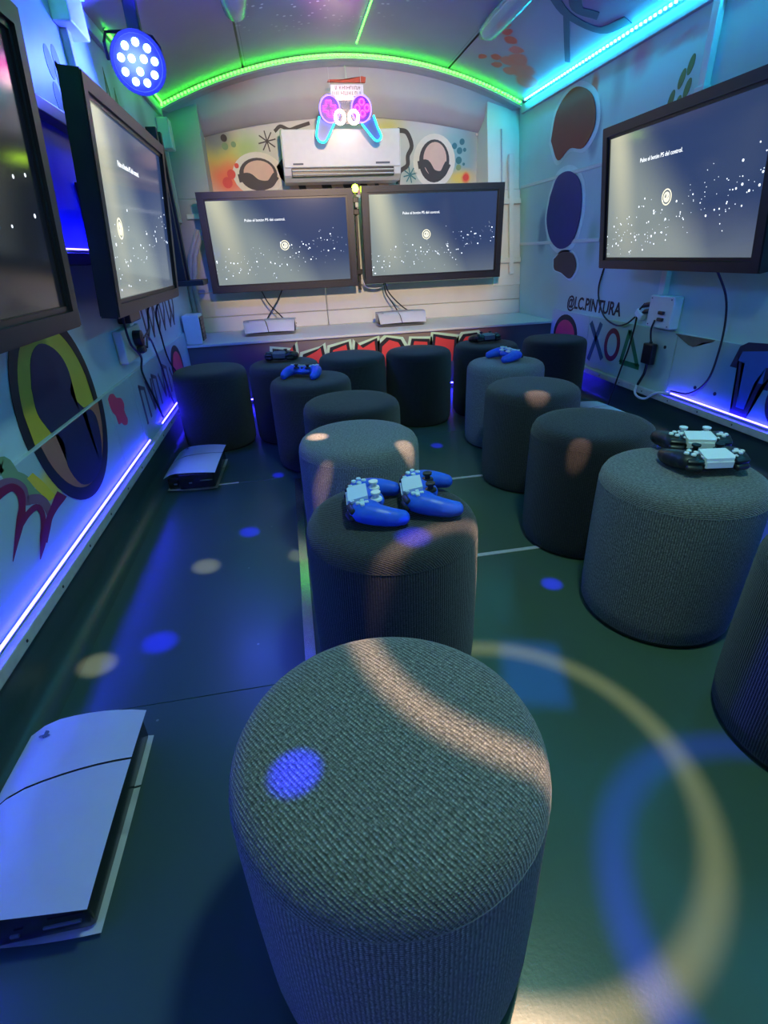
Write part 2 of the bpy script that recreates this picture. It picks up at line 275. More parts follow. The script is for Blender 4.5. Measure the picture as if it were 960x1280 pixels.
# ------------------------------------------------------------------ mesh helpers
class MB:
    def __init__(self): self.bm = bmesh.new()
    def faces(self, vs_, fs):
        v = [self.bm.verts.new(p) for p in vs_]
        for f in fs:
            try: self.bm.faces.new([v[i] for i in f])
            except ValueError: pass
        return v
    def box(self, c, s, bevel=0.0, seg=2, rot=None):
        r = bmesh.ops.create_cube(self.bm, size=1.0)
        vv = r['verts']
        bmesh.ops.scale(self.bm, vec=s, verts=vv)
        if bevel:
            es = list({e for v in vv for e in v.link_edges})
            rr = bmesh.ops.bevel(self.bm, geom=es, offset=bevel, segments=seg, affect='EDGES', profile=0.5)
            vv = list({v for f in rr['faces'] for v in f.verts} | {v for v in vv if v.is_valid})
        if rot: bmesh.ops.rotate(self.bm, cent=(0, 0, 0), matrix=rot, verts=vv)
        bmesh.ops.translate(self.bm, vec=c, verts=vv)
        return self
    def box2(self, a, b, bevel=0.0):
        return self.box([(p + q) / 2 for p, q in zip(a, b)], [abs(q - p) for p, q in zip(a, b)], bevel)
    def tube(self, pts, r, seg=8, closed=False):
        pts = [Vector(p) for p in pts]; n = len(pts); rings = []
        rr = r if isinstance(r, (list, tuple)) else [r] * n
        prev = None
        for i, p in enumerate(pts):
            a = pts[(i - 1) % n] if (closed or i > 0) else p
            b = pts[(i + 1) % n] if (closed or i < n - 1) else p
            t = (b - a).normalized()
            if prev is None:
                prev = t.orthogonal().normalized()
            prev = (prev - t * prev.dot(t)).normalized(); w = t.cross(prev)
            rings.append([self.bm.verts.new(p + (prev * math.cos(k * 2 * math.pi / seg) + w * math.sin(k * 2 * math.pi / seg)) * rr[i]) for k in range(seg)])
        m = n if closed else n - 1
        for i in range(m):
            A, B = rings[i], rings[(i + 1) % n]
            for k in range(seg):
                self.bm.faces.new([A[k], A[(k + 1) % seg], B[(k + 1) % seg], B[k]])
        if not closed:
            self.bm.faces.new(rings[0][::-1]); self.bm.faces.new(rings[-1])
        return self
    def lathe(self, prof, seg=48, cap=True):
        rings = [[self.bm.verts.new((r * math.cos(k * 2 * math.pi / seg), r * math.sin(k * 2 * math.pi / seg), z)) for k in range(seg)] for r, z in prof]
        for A, B in zip(rings, rings[1:]):
            for k in range(seg): self.bm.faces.new([A[k], A[(k + 1) % seg], B[(k + 1) % seg], B[k]])
        if cap: self.bm.faces.new(rings[0][::-1]); self.bm.faces.new(rings[-1])
        return self
    def prism(self, poly, to3d, d0, d1):
        """poly in 2D, to3d(a, b, d) -> 3D; a plate between depths d0 and d1"""
        n = len(poly)
        A = [self.bm.verts.new(to3d(a, b, d0)) for a, b in poly]; B = [self.bm.verts.new(to3d(a, b, d1)) for a, b in poly]
        fa = self.bm.faces.new(A[::-1]); fb = self.bm.faces.new(B)
        for i in range(n): self.bm.faces.new([A[i], A[(i + 1) % n], B[(i + 1) % n], B[i]])
        bmesh.ops.triangulate(self.bm, faces=[fa, fb])
        return self
    def ring2(self, outer, inner, to3d, d0, d1):
        n = len(outer)
        V = [[self.bm.verts.new(to3d(a, b, d)) for a, b in P] for P in (outer, inner) for d in (d0, d1)]
        O0, O1, I0, I1 = V
        for i in range(n):
            j = (i + 1) % n
            self.bm.faces.new([O1[i], O1[j], I1[j], I1[i]]); self.bm.faces.new([O0[j], O0[i], I0[i], I0[j]])
            self.bm.faces.new([O0[i], O0[j], O1[j], O1[i]]); self.bm.faces.new([I0[j], I0[i], I1[i], I1[j]])
        return self
    def stroke(self, pts, w, to3d, d0, d1):
        pts = [Vector((a, b)) for a, b in pts]; L = []; Rr = []
        n = len(pts)
        ws = w if isinstance(w, (list, tuple)) else [w] * n
        for i, p in enumerate(pts):
            t = (pts[min(i + 1, n - 1)] - pts[max(i - 1, 0)]).normalized(); nn = Vector((-t.y, t.x)) * ws[i] / 2
            if i == 0: p = p - t * ws[i] * 0.3
            if i == n - 1: p = p + t * ws[i] * 0.3
            L.append(p + nn); Rr.append(p - nn)
        for i in range(n - 1):
            q = [L[i], Rr[i], Rr[i + 1], L[i + 1]]
            V0 = [self.bm.verts.new(to3d(a.x, a.y, d0)) for a in q]; V1 = [self.bm.verts.new(to3d(a.x, a.y, d1)) for a in q]
            self.bm.faces.new(V1); self.bm.faces.new(V0[::-1])
            for k in range(4): self.bm.faces.new([V0[k], V0[(k + 1) % 4], V1[(k + 1) % 4], V1[k]])
        return self
    def grid(self, rows):
        V = [[self.bm.verts.new(p) for p in r] for r in rows]
        for A, B in zip(V, V[1:]):
            for i in range(len(A) - 1): self.bm.faces.new([A[i], A[i + 1], B[i + 1], B[i]])
        return V
    def build(self, name, mat, parent=None, smooth=False, solid=0.0, normals=True):
        if solid:
            pass
        if normals: bmesh.ops.recalc_face_normals(self.bm, faces=self.bm.faces[:])
        me = bpy.data.meshes.new(name); self.bm.to_mesh(me); self.bm.free()
        me.materials.append(mat)
        if smooth:
            me.polygons.foreach_set('use_smooth', [True] * len(me.polygons))
            try: me.set_sharp_from_angle(angle=math.radians(40))
            except Exception: pass
        o = bpy.data.objects.new(name, me); COL.objects.link(o)
        if parent: o.parent = parent
        return o
def tag(o, label=None, cat=None, group=None, kind=None):
    if label: o['label'] = label
    if cat: o['category'] = cat
    if group: o['group'] = group
    if kind: o['kind'] = kind
    return o
def thing(name, label, cat, loc=(0, 0, 0), rot=(0, 0, 0), group=None):
    o = bpy.data.objects.new(name, None); COL.objects.link(o); o.location = loc; o.rotation_euler = rot; o.empty_display_size = 0.05
    return tag(o, label, cat, group)
def copy_tree(o, parent=None):
    c = o.copy(); COL.objects.link(c)
    if parent: c.parent = parent
    for ch in o.children: copy_tree(ch, c)
    return c
def structure(o, label, cat): return tag(o, label, cat, kind='structure')
def circ(c1, c2, r1, r2=None, n=28, a0=0, a1=2 * math.pi):
    r2 = r2 or r1
    full = abs(a1 - a0 - 2 * math.pi) < 1e-6
    return [(c1 + r1 * math.cos(a0 + (a1 - a0) * k / (n if full else n - 1)), c2 + r2 * math.sin(a0 + (a1 - a0) * k / (n if full else n - 1))) for k in range(n)]
# paint layers: (a, b, depth off the surface) -> 3D
def on_left(a, b, d, base=0.0): return (XL + base + d, a, b)
def on_left_low(a, b, d): return (XL + 0.012 + d, a, b)
def on_right(a, b, d): return (XR - d, a, b)
def on_right_low(a, b, d): return (XR - 0.012 - d, a, b)
T = 0.0012
def catmull(pts, n=6):
    pts = [Vector(p) for p in pts]; out = []
    P = [pts[0] * 2 - pts[1]] + pts + [pts[-1] * 2 - pts[-2]]
    for i in range(1, len(P) - 2):
        for k in range(n):
            t = k / n
            out.append(0.5 * (2 * P[i] + (P[i + 1] - P[i - 1]) * t + (2 * P[i - 1] - 5 * P[i] + 4 * P[i + 1] - P[i + 2]) * t * t + (3 * P[i] - P[i - 1] - 3 * P[i + 1] + P[i + 2]) * t ** 3))
    out.append(pts[-1]); return out

# ------------------------------------------------------------------ floor
fl = MB().box2((XL - 0.04, YB, -0.04), (XR + 0.04, YF + 0.4, -0.004)).build('floor', M['vinyl_skirt'])
structure(fl, 'dark green vinyl floor laid in sheets with metal joint strips', 'floor')
XS = -0.045
sheets = [(XL, XS, YB, 0.88, 'vinyl_left'), (XL, XS, 0.8815, 2.10, 'vinyl_left'), (XL, XS, 2.1015, 3.45, 'vinyl_left')]
for a, b in ((YB, 1.29), (1.29, 1.89), (1.89, 2.49), (2.49, 3.45)): sheets.append((XS + 0.004, XR, a, b - 0.0015, 'vinyl_right'))
for x0, x1, y0, y1, mt in sheets:
    MB().box2((x0, y0, -0.006), (x1, y1, 0.0), 0.001).build('floor_sheet', M[mt], fl)
MB().box2((XS - 0.014, 0.93, 0.0), (XS + 0.014, 2.07, 0.004), 0.001).build('joint_strip', M['aluminium'], fl)
for y in (1.29, 1.89):
    MB().box2((XS + 0.03, y - 0.008, 0.0), (XR - 0.07, y + 0.008, 0.003), 0.001).build('joint_strip', M['aluminium_dull'], fl)
MB().box2((XL + 0.08, 2.096, 0.0), (-0.30, 2.106, 0.0025), 0.0008).build('joint_strip', M['aluminium_dull'], fl)

# coved skirtings: the vinyl turns up the wall
def skirting(name, x, s, label):
    prof = [(0.0, SKIRT), (0.0, 0.055)] + [(0.055 - 0.055 * math.cos(a), 0.055 - 0.055 * math.sin(a)) for a in [k * math.pi / 12 for k in range(1, 7)]]
    prof += [(0.055, -0.003), (-0.02, -0.003), (-0.02, SKIRT)]
    mb = MB(); n = len(prof)
    A = [mb.bm.verts.new((x + s * (p[0] + 0.012), YB, p[1])) for p in prof]; B = [mb.bm.verts.new((x + s * (p[0] + 0.012), 3.45, p[1])) for p in prof]
    for i in range(n): mb.bm.faces.new([A[i], A[(i + 1) % n], B[(i + 1) % n], B[i]])
    mb.bm.faces.new(A); mb.bm.faces.new(B[::-1])
    o = mb.build(name, M['vinyl_skirt'], smooth=True)
    return structure(o, label, 'skirting')
skirting('baseboard_left', XL, 1, 'dark vinyl skirting curving up from the floor under the yellow emblem wall')
skirting('baseboard_right', XR, -1, 'dark vinyl skirting curving up from the floor under the signed wall')

# ------------------------------------------------------------------ side walls
def side_wall(name, x, s, label, upmat, lowmat, joints):
    w = MB().box2((x - s * 0.04, YB, 0.0), (x, YF + 0.1, EAVE + 0.02)).build(name, M[upmat])
    structure(w, label, 'wall')
    for y0, y1 in zip(joints, joints[1:]):
        MB().box2((x - s * 0.002, y0 + 0.002, SKIRT), (x + s * 0.012, y1 - 0.002, SEAM), 0.002).build('panel', M[lowmat], w)
    return w
wl = side_wall('wall_left', XL, 1, 'white metal side wall with spray paint, yellow emblem and flames', 'wall_left', 'wall_left_low', [YB, 0.3, 1.86, 2.16, 3.45])
wr = side_wall('wall_right', XR, -1, 'pale metal side wall with spray paint, signature and button symbols', 'wall_right', 'wall_right_low', [YB, 0.9, 2.20, 2.97, 3.45])
# pressed ribs and screws on the right wall
for z, y0, y1 in ((1.25, 3.05, 4.15), (0.88, 3.0, 4.1)):
    MB().box2((XR - 0.006, y0, z - 0.010), (XR, y1, z + 0.010), 0.003).build('rib', M['column_white'], wr)
for y, z in ((2.27, 0.40), (2.02, 0.26), (1.90, 0.26), (2.24, 0.60)):
    MB().prism(circ(y, z, 0.008, n=10), on_right_low, 0, 0.003).build('rivet', M['black_paint'], wr)
MB().prism([(2.22, 0.470), (2.18, 0.458), (2.12, 0.432), (2.09, 0.428), (2.04, 0.455), (1.98, 0.466), (1.97, 0.474)], on_right_low, 0, T).build('rust_patch', M['rust'], wr)
# upper rails under the eaves
for i, (x, s) in enumerate(((XL, 1), (XR, -1))):
    r = MB().box2((x, YB, 1.695), (x + s * 0.022, YF, 1.745), 0.003).build('trim_%d' % (i + 1), M['steel_paint'])
    structure(r, 'grey metal rail along the top of the %s wall' % ('emblem' if i == 0 else 'signed'), 'rail')
# lower trims with rivets
for i, (x, s) in enumerate(((XL, 1), (XR, -1))):
    r = MB().box2((x + s * 0.010, YB, 0.152), (x + s * 0.034, 3.44, 0.184), 0.004).build('trim_%d' % (i + 3), M['trim_beige'])
    structure(r, 'beige riveted trim strip along the foot of the %s wall' % ('emblem' if i == 0 else 'signed'), 'trim')
    for k in range(14):
        y = 0.75 + k * 0.2
        MB().box((x + s * 0.0345, y, 0.168), (0.002, 0.007, 0.007), 0.001, 1).build('rivet', M['black_paint'], r)

# ---- paint on the right wall
def paint(name, mat, wall, fn, *a, **k):
    mb = MB(); fn(mb); return mb.build(name, M[mat], wall)
def letter(name, mat, wall, strokes, w, to3d, d=T):
    mb = MB()
    for s in strokes: mb.stroke(s, w, to3d, 0, d)
    return mb.build(name, M[mat], wall)
# X, O, triangle
letter('painted_cross', 'p_teal', wr, [[(2.945, 0.435), (2.79, 0.262)], [(2.845, 0.44), (2.925, 0.235)]], 0.032, on_right_low)
MB().ring2(circ(2.706, 0.347, 0.075, 0.09), circ(2.706, 0.347, 0.047, 0.062), on_right_low, 0, T).build('painted_circle', M['p_maroon'], wr)
letter('painted_triangle', 'p_green', wr, [[(2.565, 0.435), (2.60, 0.275)], [(2.60, 0.272), (2.445, 0.272)], [(2.455, 0.280), (2.56, 0.435)]], 0.028, on_right_low)
# pink ovals, both walls
for wall, f, y in ((wr, on_right_low, 3.245), (wl, on_left_low, 3.06)):
    MB().prism(circ(y, 0.33, 0.155, 0.128), f, 0, T).build('painted_oval_outline', M['p_black'], wall)
    MB().prism(circ(y, 0.325, 0.125, 0.100), f, T, 2 * T).build('painted_oval', M['p_pink'], wall)
# plain colour patches (maroon, indigo, umber) with pale halos
def patch(mat, pts, halo=0.03):
    c = [tuple(p) for p in catmull(pts + [pts[0]], 5)][:-1]
    cy = sum(p[0] for p in c) / len(c); cz = sum(p[1] for p in c) / len(c)
    MB().prism([(cy + (y - cy) * (1 + halo / 0.2), cz + (z - cz) * (1 + halo / 0.2)) for y, z in c], on_right, 0, T).build('painted_halo', M['p_pale_mint'], wr)
    MB().prism(c, on_right, 0.004, 0.004 + 2 * T).build('painted_patch', M[mat], wr)
patch('p_brick', [(3.72, 1.46), (3.68, 1.60), (3.54, 1.67), (3.40, 1.66), (3.25, 1.58), (3.20, 1.45), (3.30, 1.36), (3.46, 1.38), (3.60, 1.34)])
patch('p_indigo', [(3.66, 1.15), (3.58, 1.25), (3.42, 1.26), (3.28, 1.18), (3.24, 1.02), (3.30, 0.88), (3.45, 0.84), (3.60, 0.90), (3.68, 1.02)])
patch('p_umber', [(3.52, 0.78), (3.42, 0.82), (3.28, 0.81), (3.22, 0.74), (3.28, 0.67), (3.40, 0.70), (3.50, 0.72)])
# leaf prints
for y, z, a in ((2.525, 1.483, .3), (2.480, 1.520, .25), (2.478, 1.440, .3), (2.575, 1.422, .3), (2.525, 1.392, .3)):
    pts = [(y + 0.019 * math.cos(t) - 0.03 * math.sin(t) * a, z + 0.034 * math.sin(t)) for t in [k * math.pi / 9 for k in range(18)]]
    MB().prism(pts, on_right, 0, T).build('painted_leaf', M['p_olive'], wr)
# big outlined letter at the near end
Fo = [(1.835, 0.470), (1.80, 0.490), (1.62, 0.505), (1.60, 0.400), (1.66, 0.385), (1.655, 0.330), (1.695, 0.330), (1.715, 0.200), (1.80, 0.205), (1.795, 0.235), (1.815, 0.385), (1.86, 0.385)]
Fi = [(1.815, 0.452), (1.66, 0.478), (1.65, 0.425), (1.69, 0.410), (1.685, 0.350), (1.72, 0.348), (1.735, 0.235), (1.775, 0.235), (1.79, 0.410), (1.825, 0.415)]
MB().prism(Fo, on_right_low, 0, T).build('painted_letter_outline', M['p_navy'], wr)
MB().prism(Fi, on_right_low, T, 2 * T).build('painted_letter', M['p_blue'], wr)
MB().prism(circ(1.56, 0.30, 0.09, 0.10), on_right_low, 0, T).build('painted_letter_outline', M['p_navy'], wr)
MB().prism(circ(1.56, 0.30, 0.055, 0.065), on_right_low, T, 2 * T).build('painted_letter', M['p_blue'], wr)
# signature
def text(name, body, size, mat, mw, parent=None, align='LEFT', ext=0.0006, off=0.0, shear=0.0):
    c = bpy.data.curves.new(name, 'FONT'); c.body = body; c.size = size; c.extrude = ext; c.align_x = align; c.offset = off; c.shear = shear; c.resolution_u = 3
    c.materials.append(mat); o = bpy.data.objects.new(name, c); COL.objects.link(o)
    dg = bpy.context.evaluated_depsgraph_get(); dg.update()
    me = bpy.data.meshes.new_from_object(o.evaluated_get(dg)); bpy.data.objects.remove(o); me.name = name
    o = bpy.data.objects.new(name, me); COL.objects.link(o); o.matrix_local = mw
    if parent: o.parent = parent
    return o
MR = lambda x, y, z, sx=1: Matrix(((0, 0, -1, x), (-sx, 0, 0, y), (0, 1, 0, z), (0, 0, 0, 1)))     # on the right wall, reading towards the camera end
MBK = lambda x, y, z: Matrix(((1, 0, 0, x), (0, 0, -1, y), (0, 1, 0, z), (0, 0, 0, 1)))
text('painted_signature', '@LC.PINTURA', 0.098, M['p_black'], MR(XR - 0.001, 3.285, 0.500, 0.92), wr, off=0.0022, shear=0.06)

# ---- paint on the left wall: round emblem, flames, splat, brush letters
EY, EZ, ER = 1.55, 0.51, 0.262
def sect(c, r, za, zb, n=40):
    pts = [(y, min(max(z, za), zb)) for y, z in circ(c[0], c[1], r, n=n)]
    return pts
def half_ring(r1, r0, upper, n=30):
    a1 = math.asin((SEAM - EZ) / r1); a0 = math.asin((SEAM - EZ) / r0)
    f = lambda r, a: circ(EY, EZ, r, n=n, a0=a, a1=math.pi - a) if upper else circ(EY, EZ, r, n=n, a0=math.pi - a, a1=2 * math.pi + a)
    return f(r1, a1) + f(r0, a0)[::-1]
def clip_z(pts, za, zb): return [(y, min(max(z, za), zb)) for y, z in pts]
blob = [(1.41, .60), (1.46, .665), (1.53, .69), (1.60, .67), (1.645, .63), (1.655, .575), (1.62, .535), (1.665, .49), (1.72, .44), (1.70, .36), (1.64, .30), (1.55, .285), (1.47, .31), (1.43, .38), (1.45, .44), (1.42, .49), (1.395, .54)]
bp = [tuple(p) for p in catmull(blob + [blob[0]], 4)][:-1]
for f, up_, za, zb, fieldmat in ((on_left, True, SEAM + 0.001, 9, 'p_yellow'), (on_left_low, False, -9, SEAM - 0.003, 'p_orange')):
    MB().prism(clip_z(circ(EY, EZ, ER - 0.030, n=60), za, zb), f, 0, T).build('emblem_field', M[fieldmat], wl)
    MB().prism(clip_z(half_ring(ER, ER - 0.036, up_), za, zb), f, T, 2 * T).build('emblem_ring', M['p_black'], wl)
    MB().prism(clip_z(bp, za, zb), f, T, 2 * T).build('emblem_blot', M['p_navy'], wl)
# flames below the emblem (measured on the photograph, laid on the wall panel)
ZS = 5.818
def flame(name, mat, pts, ws, lo, hi):
    c = [tuple(p) for p in catmull(pts, 5)]
    w = [tuple(p)[0] for p in catmull([(x, 0) for x in ws], 5)]
    mb = MB(); mb.stroke(c, w, lambda a, b, d: tuple(pix(a / ZS, 540 + b / ZS, 0, XL + 0.012 + d)), lo * T, hi * T)
    # knit the stroke so its pieces share edges
    bmesh.ops.remove_doubles(mb.bm, verts=mb.bm.verts[:], dist=1e-5)
    return mb.build(name, M[mat], wl)
flame('painted_glow', 'p_moss', [(-60, 300), (20, 230), (90, 330), (170, 360), (225, 440), (280, 450)], [110, 110, 120, 100, 80, 60], 0, .4)
flame('painted_glow', 'p_gold', [(230, 330), (290, 390), (370, 470)], [60, 75, 60], .4, .7)
flame('painted_flame_edge', 'p_mauve', [(-60, 430), (20, 375), (100, 365), (165, 410), (190, 500), (230, 490), (290, 490), (340, 540), (360, 600)], [50, 60, 60, 60, 60, 70, 70, 60, 40], .7, 1.0)
flame('painted_flame', 'p_wine', [(-60, 500), (40, 420), (100, 405), (150, 450), (162, 540), (150, 640), (120, 800), (95, 940)], [70, 62, 58, 60, 50, 60, 32, 6], 1.0, 1.4)
flame('painted_flame', 'p_wine', [(150, 680), (200, 600), (265, 545), (308, 590), (316, 680), (316, 760), (310, 830), (294, 925)], [40, 42, 45, 38, 36, 50, 36, 6], 1.4, 1.8)
flame('painted_flame', 'p_wine', [(440, 470), (400, 540), (362, 620), (342, 700), (326, 790)], [80, 56, 46, 50, 44], 1.8, 2.2)
for a, b in (((0.93, .64), (1.05, .60)), ((0.93, .72), (1.12, .68))):
    letter('painted_flame', 'p_wine', wl, [[a, b, (b[0] + .12, b[1] - .03)]], 0.045, on_left, T)
spl = [(1.87, .50), (1.90, .515), (1.935, .505), (1.955, .475), (2.00, .455), (2.015, .41), (1.99, .37), (2.01, .33), (1.99, .30), (1.955, .31), (1.935, .335), (1.905, .34), (1.90, .39), (1.88, .42), (1.87, .46)]
MB().prism([tuple(p) for p in catmull([(a, (b - .41) * 0.62 + .40) for a, b in spl] + [(1.87, (.50 - .41) * .62 + .40)], 3)][:-1], on_left_low, 0, T).build('painted_splat', M['p_pink'], wl)
for i, y in enumerate((2.62, 2.74, 2.86, 3.0, 3.15, 3.26)):
    letter('painted_brush_letter', 'p_charcoal', wl, [[(y, .70), (y + .02, .55)], [(y + .02, .56), (y + .09, .60 + .04 * (i % 2)), (y + .10, .68)]], 0.022, on_left, T)
for i, y in enumerate((2.25, 2.36, 2.48, 2.60, 2.72, 2.85)):
    letter('painted_brush_letter', 'p_plum', wl, [[(y, .42 - .01 * i), (y + .06, .28)], [(y + .06, .29), (y + .09, .40)]] if i % 2 else [[(y, .41), (y, .26)], [(y, .41), (y + .07, .39), (y + .075, .27)]], 0.02, on_left_low, T)
for y, z in ((2.255, 1.455), (2.32, 1.43), (2.25, 1.36), (2.33, 1.475), (2.30, 1.33)):
    MB().prism(circ(y, z, 0.032, 0.045, n=16), on_left, 0, T).build('painted_leaf', M['p_olive'], wl)
for pts in ([(2.92, 1.42), (2.96, 1.62), (3.0, 1.42)], [(3.04, 1.40), (3.09, 1.58), (3.13, 1.38)]):
    letter('painted_spike', 'p_olive', wl, [pts], [0.05, 0.008, 0.05], on_left, T)

# ------------------------------------------------------------------ ceiling
ce = bpy.data.objects.new('ceiling', None); COL.objects.link(ce); structure(ce, 'arched grey purple vinyl ceiling in three long panels', 'ceiling')
def ceil_panel(x0, x1, mat):
    mb = MB(); n = 14
    xs = [x0 + (x1 - x0) * k / n for k in range(n + 1)]
    mb.grid([[(x, y, arch(x)) for x in xs] for y in (YB, 1.0, 2.6, 4.24)])
    mb.grid([[(x, y, arch(x) + 0.03) for x in xs[::-1]] for y in (YB, 1.0, 2.6, 4.24)])
    return mb.build('ceiling_panel', M[mat], ce, smooth=True, normals=False)
S1, S2 = -0.10, 1.24
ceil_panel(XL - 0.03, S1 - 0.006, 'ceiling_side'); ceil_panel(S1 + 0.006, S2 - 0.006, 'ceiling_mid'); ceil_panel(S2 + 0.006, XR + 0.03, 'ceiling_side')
for x in (S1, S2):
    MB().box2((x - 0.02, YB, arch(x) + 0.004), (x + 0.02, 4.24, arch(x) + 0.034)).build('seam_strip', M['frame_black'], ce)
def on_ceiling(a, b, d): return (a, b, arch(a) - d)
for pts, w in (([(1.30, 2.86), (1.38, 2.98), (1.52, 3.08), (1.68, 3.06), (1.72, 2.9)], 0.05), ([(1.45, 2.9), (1.52, 3.0), (1.60, 2.98)], 0.06), ([(1.50, 3.07), (1.62, 3.28), (1.72, 3.45)], 0.03)):
    letter('painted_curve', 'p_plum', ce, [[tuple(p) for p in catmull(pts, 5)]], w, on_ceiling, 0.004)
# clear lamp covers on the seams
for x, yend, lab in ((S1 + 0.02, 3.46, 'black seam nearer the blue spotlight'), (S2 + 0.02, 3.62, 'black seam nearer the red ceiling splash')):
    t = thing('lamp_cover', 'clear plastic ceiling lamp cover on the ' + lab, 'lamp cover', (x, 0, 0))
    mb = MB(); rows = []
    for k in range(9):
        f = k / 8; y = yend - f * 1.2; hw = 0.055 * (1 - (1 - min(1, f * 4)) ** 2) ** 0.5 + 0.006
        rows.append([(hw * math.cos(a), y, arch(x) - 0.001 - 0.055 * math.sin(a) * min(1, hw / 0.05)) for a in [math.pi * j / 10 for j in range(11)]])
    mb.grid(rows); o = mb.build('lens', M['lamp_cover'], t, smooth=True, normals=False)
    sm = o.modifiers.new('solid', 'SOLIDIFY'); sm.thickness = 0.004
    MB().box2((-0.03, yend - 1.2, arch(x) - 0.004), (0.03, yend - 0.1, arch(x) + 0.002)).build('backing', M['column_white'], t)

# ------------------------------------------------------------------ far end: bench riser, wall, columns, recess, soffit
rz = MB().box2((XL, 3.45, 0), (XR, 3.47, 0.385)).build('wall_riser', M['riser']); structure(rz, 'dark riser under the ledge sprayed with red and white lettering', 'riser')
MB().box2((XL, 3.435, 0.385), (XR, 4.12, 0.40), 0.003).build('ledge', M['column_white'], rz)
def back_y(z): return 4.02 + 0.19 * (z - 0.40)
wb = bpy.data.objects.new('wall_back', None); COL.objects.link(wb); structure(wb, 'pale panelled end wall behind the paired televisions', 'wall')
def lean(x0, x1, z0, z1, name, mat, proud=0.0, th=0.03, bev=0.006):
    mb = MB(); mb.box2((x0, 0, z0), (x1, th, z1), bev)
    for v in mb.bm.verts: v.co.y += back_y(v.co.z) - proud
    return mb.build(name, M[mat], wb)
for x0, x1 in ((XL, 0.285), (0.29, XR)):
    for z0, z1 in ((0.40, 0.50), (0.502, 0.66), (0.662, 1.24)):
        lean(x0, x1, z0, z1, 'wall_panel', 'wall_back', proud=0.012 if z0 < 0.6 else 0.0)
# columns either side of the recess
lean(XL, -0.43, 1.242, 1.86, 'column', 'column', th=0.30); lean(1.555, XR, 1.242, 1.86, 'column', 'column_white', th=0.30)
lean(XL, -0.43, 0.662, 1.24, 'column', 'column', proud=0.02); lean(1.58, XR, 0.60, 1.24, 'column', 'column_white', proud=0.02)
MB().box2((-0.43, 4.18, 1.22), (1.555, 4.45, 1.24)).build('recess_sill', M['column'], wb)
for z in (0.775, 1.165):
    lean(1.56, XR - 0.005, z - 0.018, z + 0.018, 'strap', 'column_white', proud=0.045, th=0.02, bev=0.004)
lean(1.70, 1.735, 0.68, 1.46, 'channel', 'column_white', proud=0.05, th=0.03, bev=0.004)
lean(1.655, 1.665, 1.10, 1.62, 'channel', 'steel_paint', proud=0.012, th=0.012, bev=0.002)
lean(-0.60, -0.47, 1.120, 1.150, 'strap', 'column_white', proud=0.05, th=0.02, bev=0.004)
for k in (0, 1):
    MB().tube([(-0.64 + 0.03 * k, 3.96, 0.48), (-0.645 + 0.03 * k, 3.95, 0.70), (-0.60 + 0.03 * k, 3.97, 0.90), (-0.53 + 0.03 * k, 4.0, 1.05)], 0.016, 8).build('conduit', M['steel_paint'], wb, smooth=True)
# mural panel in the recess
PZ = 4.45
def top_b(x): return 1.63 + 0.105 * (1 - ((x - XC) / 1.0) ** 2)
xs = [-0.45 + 2.03 * k / 20 for k in range(21)]
mp_ = MB().prism([(-0.45, 1.23)] + [(1.58, 1.23)] + [(x, top_b(x) + 0.05) for x in xs[::-1]], lambda a, b, d: (a, PZ + d, b), 0, 0.02).build('mural_board', M['mural'], wb)
def on_mural(a, b, d): return (a, PZ - d, b)
def mural(name, mat, fn):
    mb = MB(); fn(mb); o = mb.build(name, M[mat], mp_); return o
for cx, cz, rx, rz_ in ((-0.095, 1.405, 0.135, 0.10), (1.218, 1.462, 0.118, 0.135)):
    mural('painted_halo', 'p_cream', lambda m: m.prism(circ(cx, cz, rx + 0.045, rz_ + 0.035), on_mural, 0, T))
    mural('painted_outline', 'p_charcoal', lambda m: m.prism(circ(cx, cz, rx, rz_), on_mural, T, 2 * T))
    mural('painted_fill', 'p_skin', lambda m: m.prism(circ(cx + 0.005, cz + 0.012, rx - 0.028, rz_ - 0.028), on_mural, 2 * T, 3 * T))
    mural('painted_outline', 'p_charcoal', lambda m: m.stroke([tuple(p) for p in catmull([(cx - rx * .95, cz - .02), (cx - rx * .5, cz - .015), (cx - .01, cz - rz_ * .55), (cx + rx * .5, cz - rz_ * .62), (cx + rx * .85, cz - rz_ * .2)], 5)], 0.05, on_mural, 3 * T, 4 * T))
mural('painted_outline', 'p_charcoal', lambda m: m.stroke([tuple(p) for p in catmull([(0.95, 1.655), (1.01, 1.64), (1.045, 1.56), (1.015, 1.50), (1.01, 1.44), (0.95, 1.40), (0.935, 1.33)], 5)], 0.03, on_mural, 0, T))
mural('painted_outline', 'p_charcoal', lambda m: m.stroke([tuple(p) for p in catmull([(0.06, 1.66), (0.10, 1.685), (0.16, 1.665), (0.22, 1.68), (0.30, 1.70)], 5)], 0.022, on_mural, 0, T))
mural('painted_outline', 'p_charcoal', lambda m: m.prism([(0.04, 1.45), (0.09, 1.50), (0.12, 1.42), (0.10, 1.34), (0.06, 1.38)], on_mural, 0, T))
for x, w in ((0.20, 0.05), (0.38, 0.07), (0.55, 0.09), (0.66, 0.05), (0.76, 0.03)):
    mural('painted_outline', 'p_charcoal', lambda m: m.stroke([(x, 1.37), (x + 0.03, 1.25)], w, on_mural, 0, T))
mural('painted_fill', 'p_skin', lambda m: m.prism([(0.12, 1.36), (0.86, 1.36), (0.86, 1.24), (0.12, 1.24)], on_mural, 0, T * 0.5))
for cx, cz, r in ((0.0 - 0.005, 1.60, 0.06), (1.03, 1.38, 0.05)):
    for k in range(4):
        a = k * math.pi / 4 + 0.2
        mural('painted_star', 'p_charcoal' if cx < 0.5 else 'p_sea', lambda m: m.stroke([(cx - r * math.cos(a), cz - r * math.sin(a)), (cx + r * math.cos(a), cz + r * math.sin(a))], 0.008, on_mural, 0, T * (1 + .2 * k)))
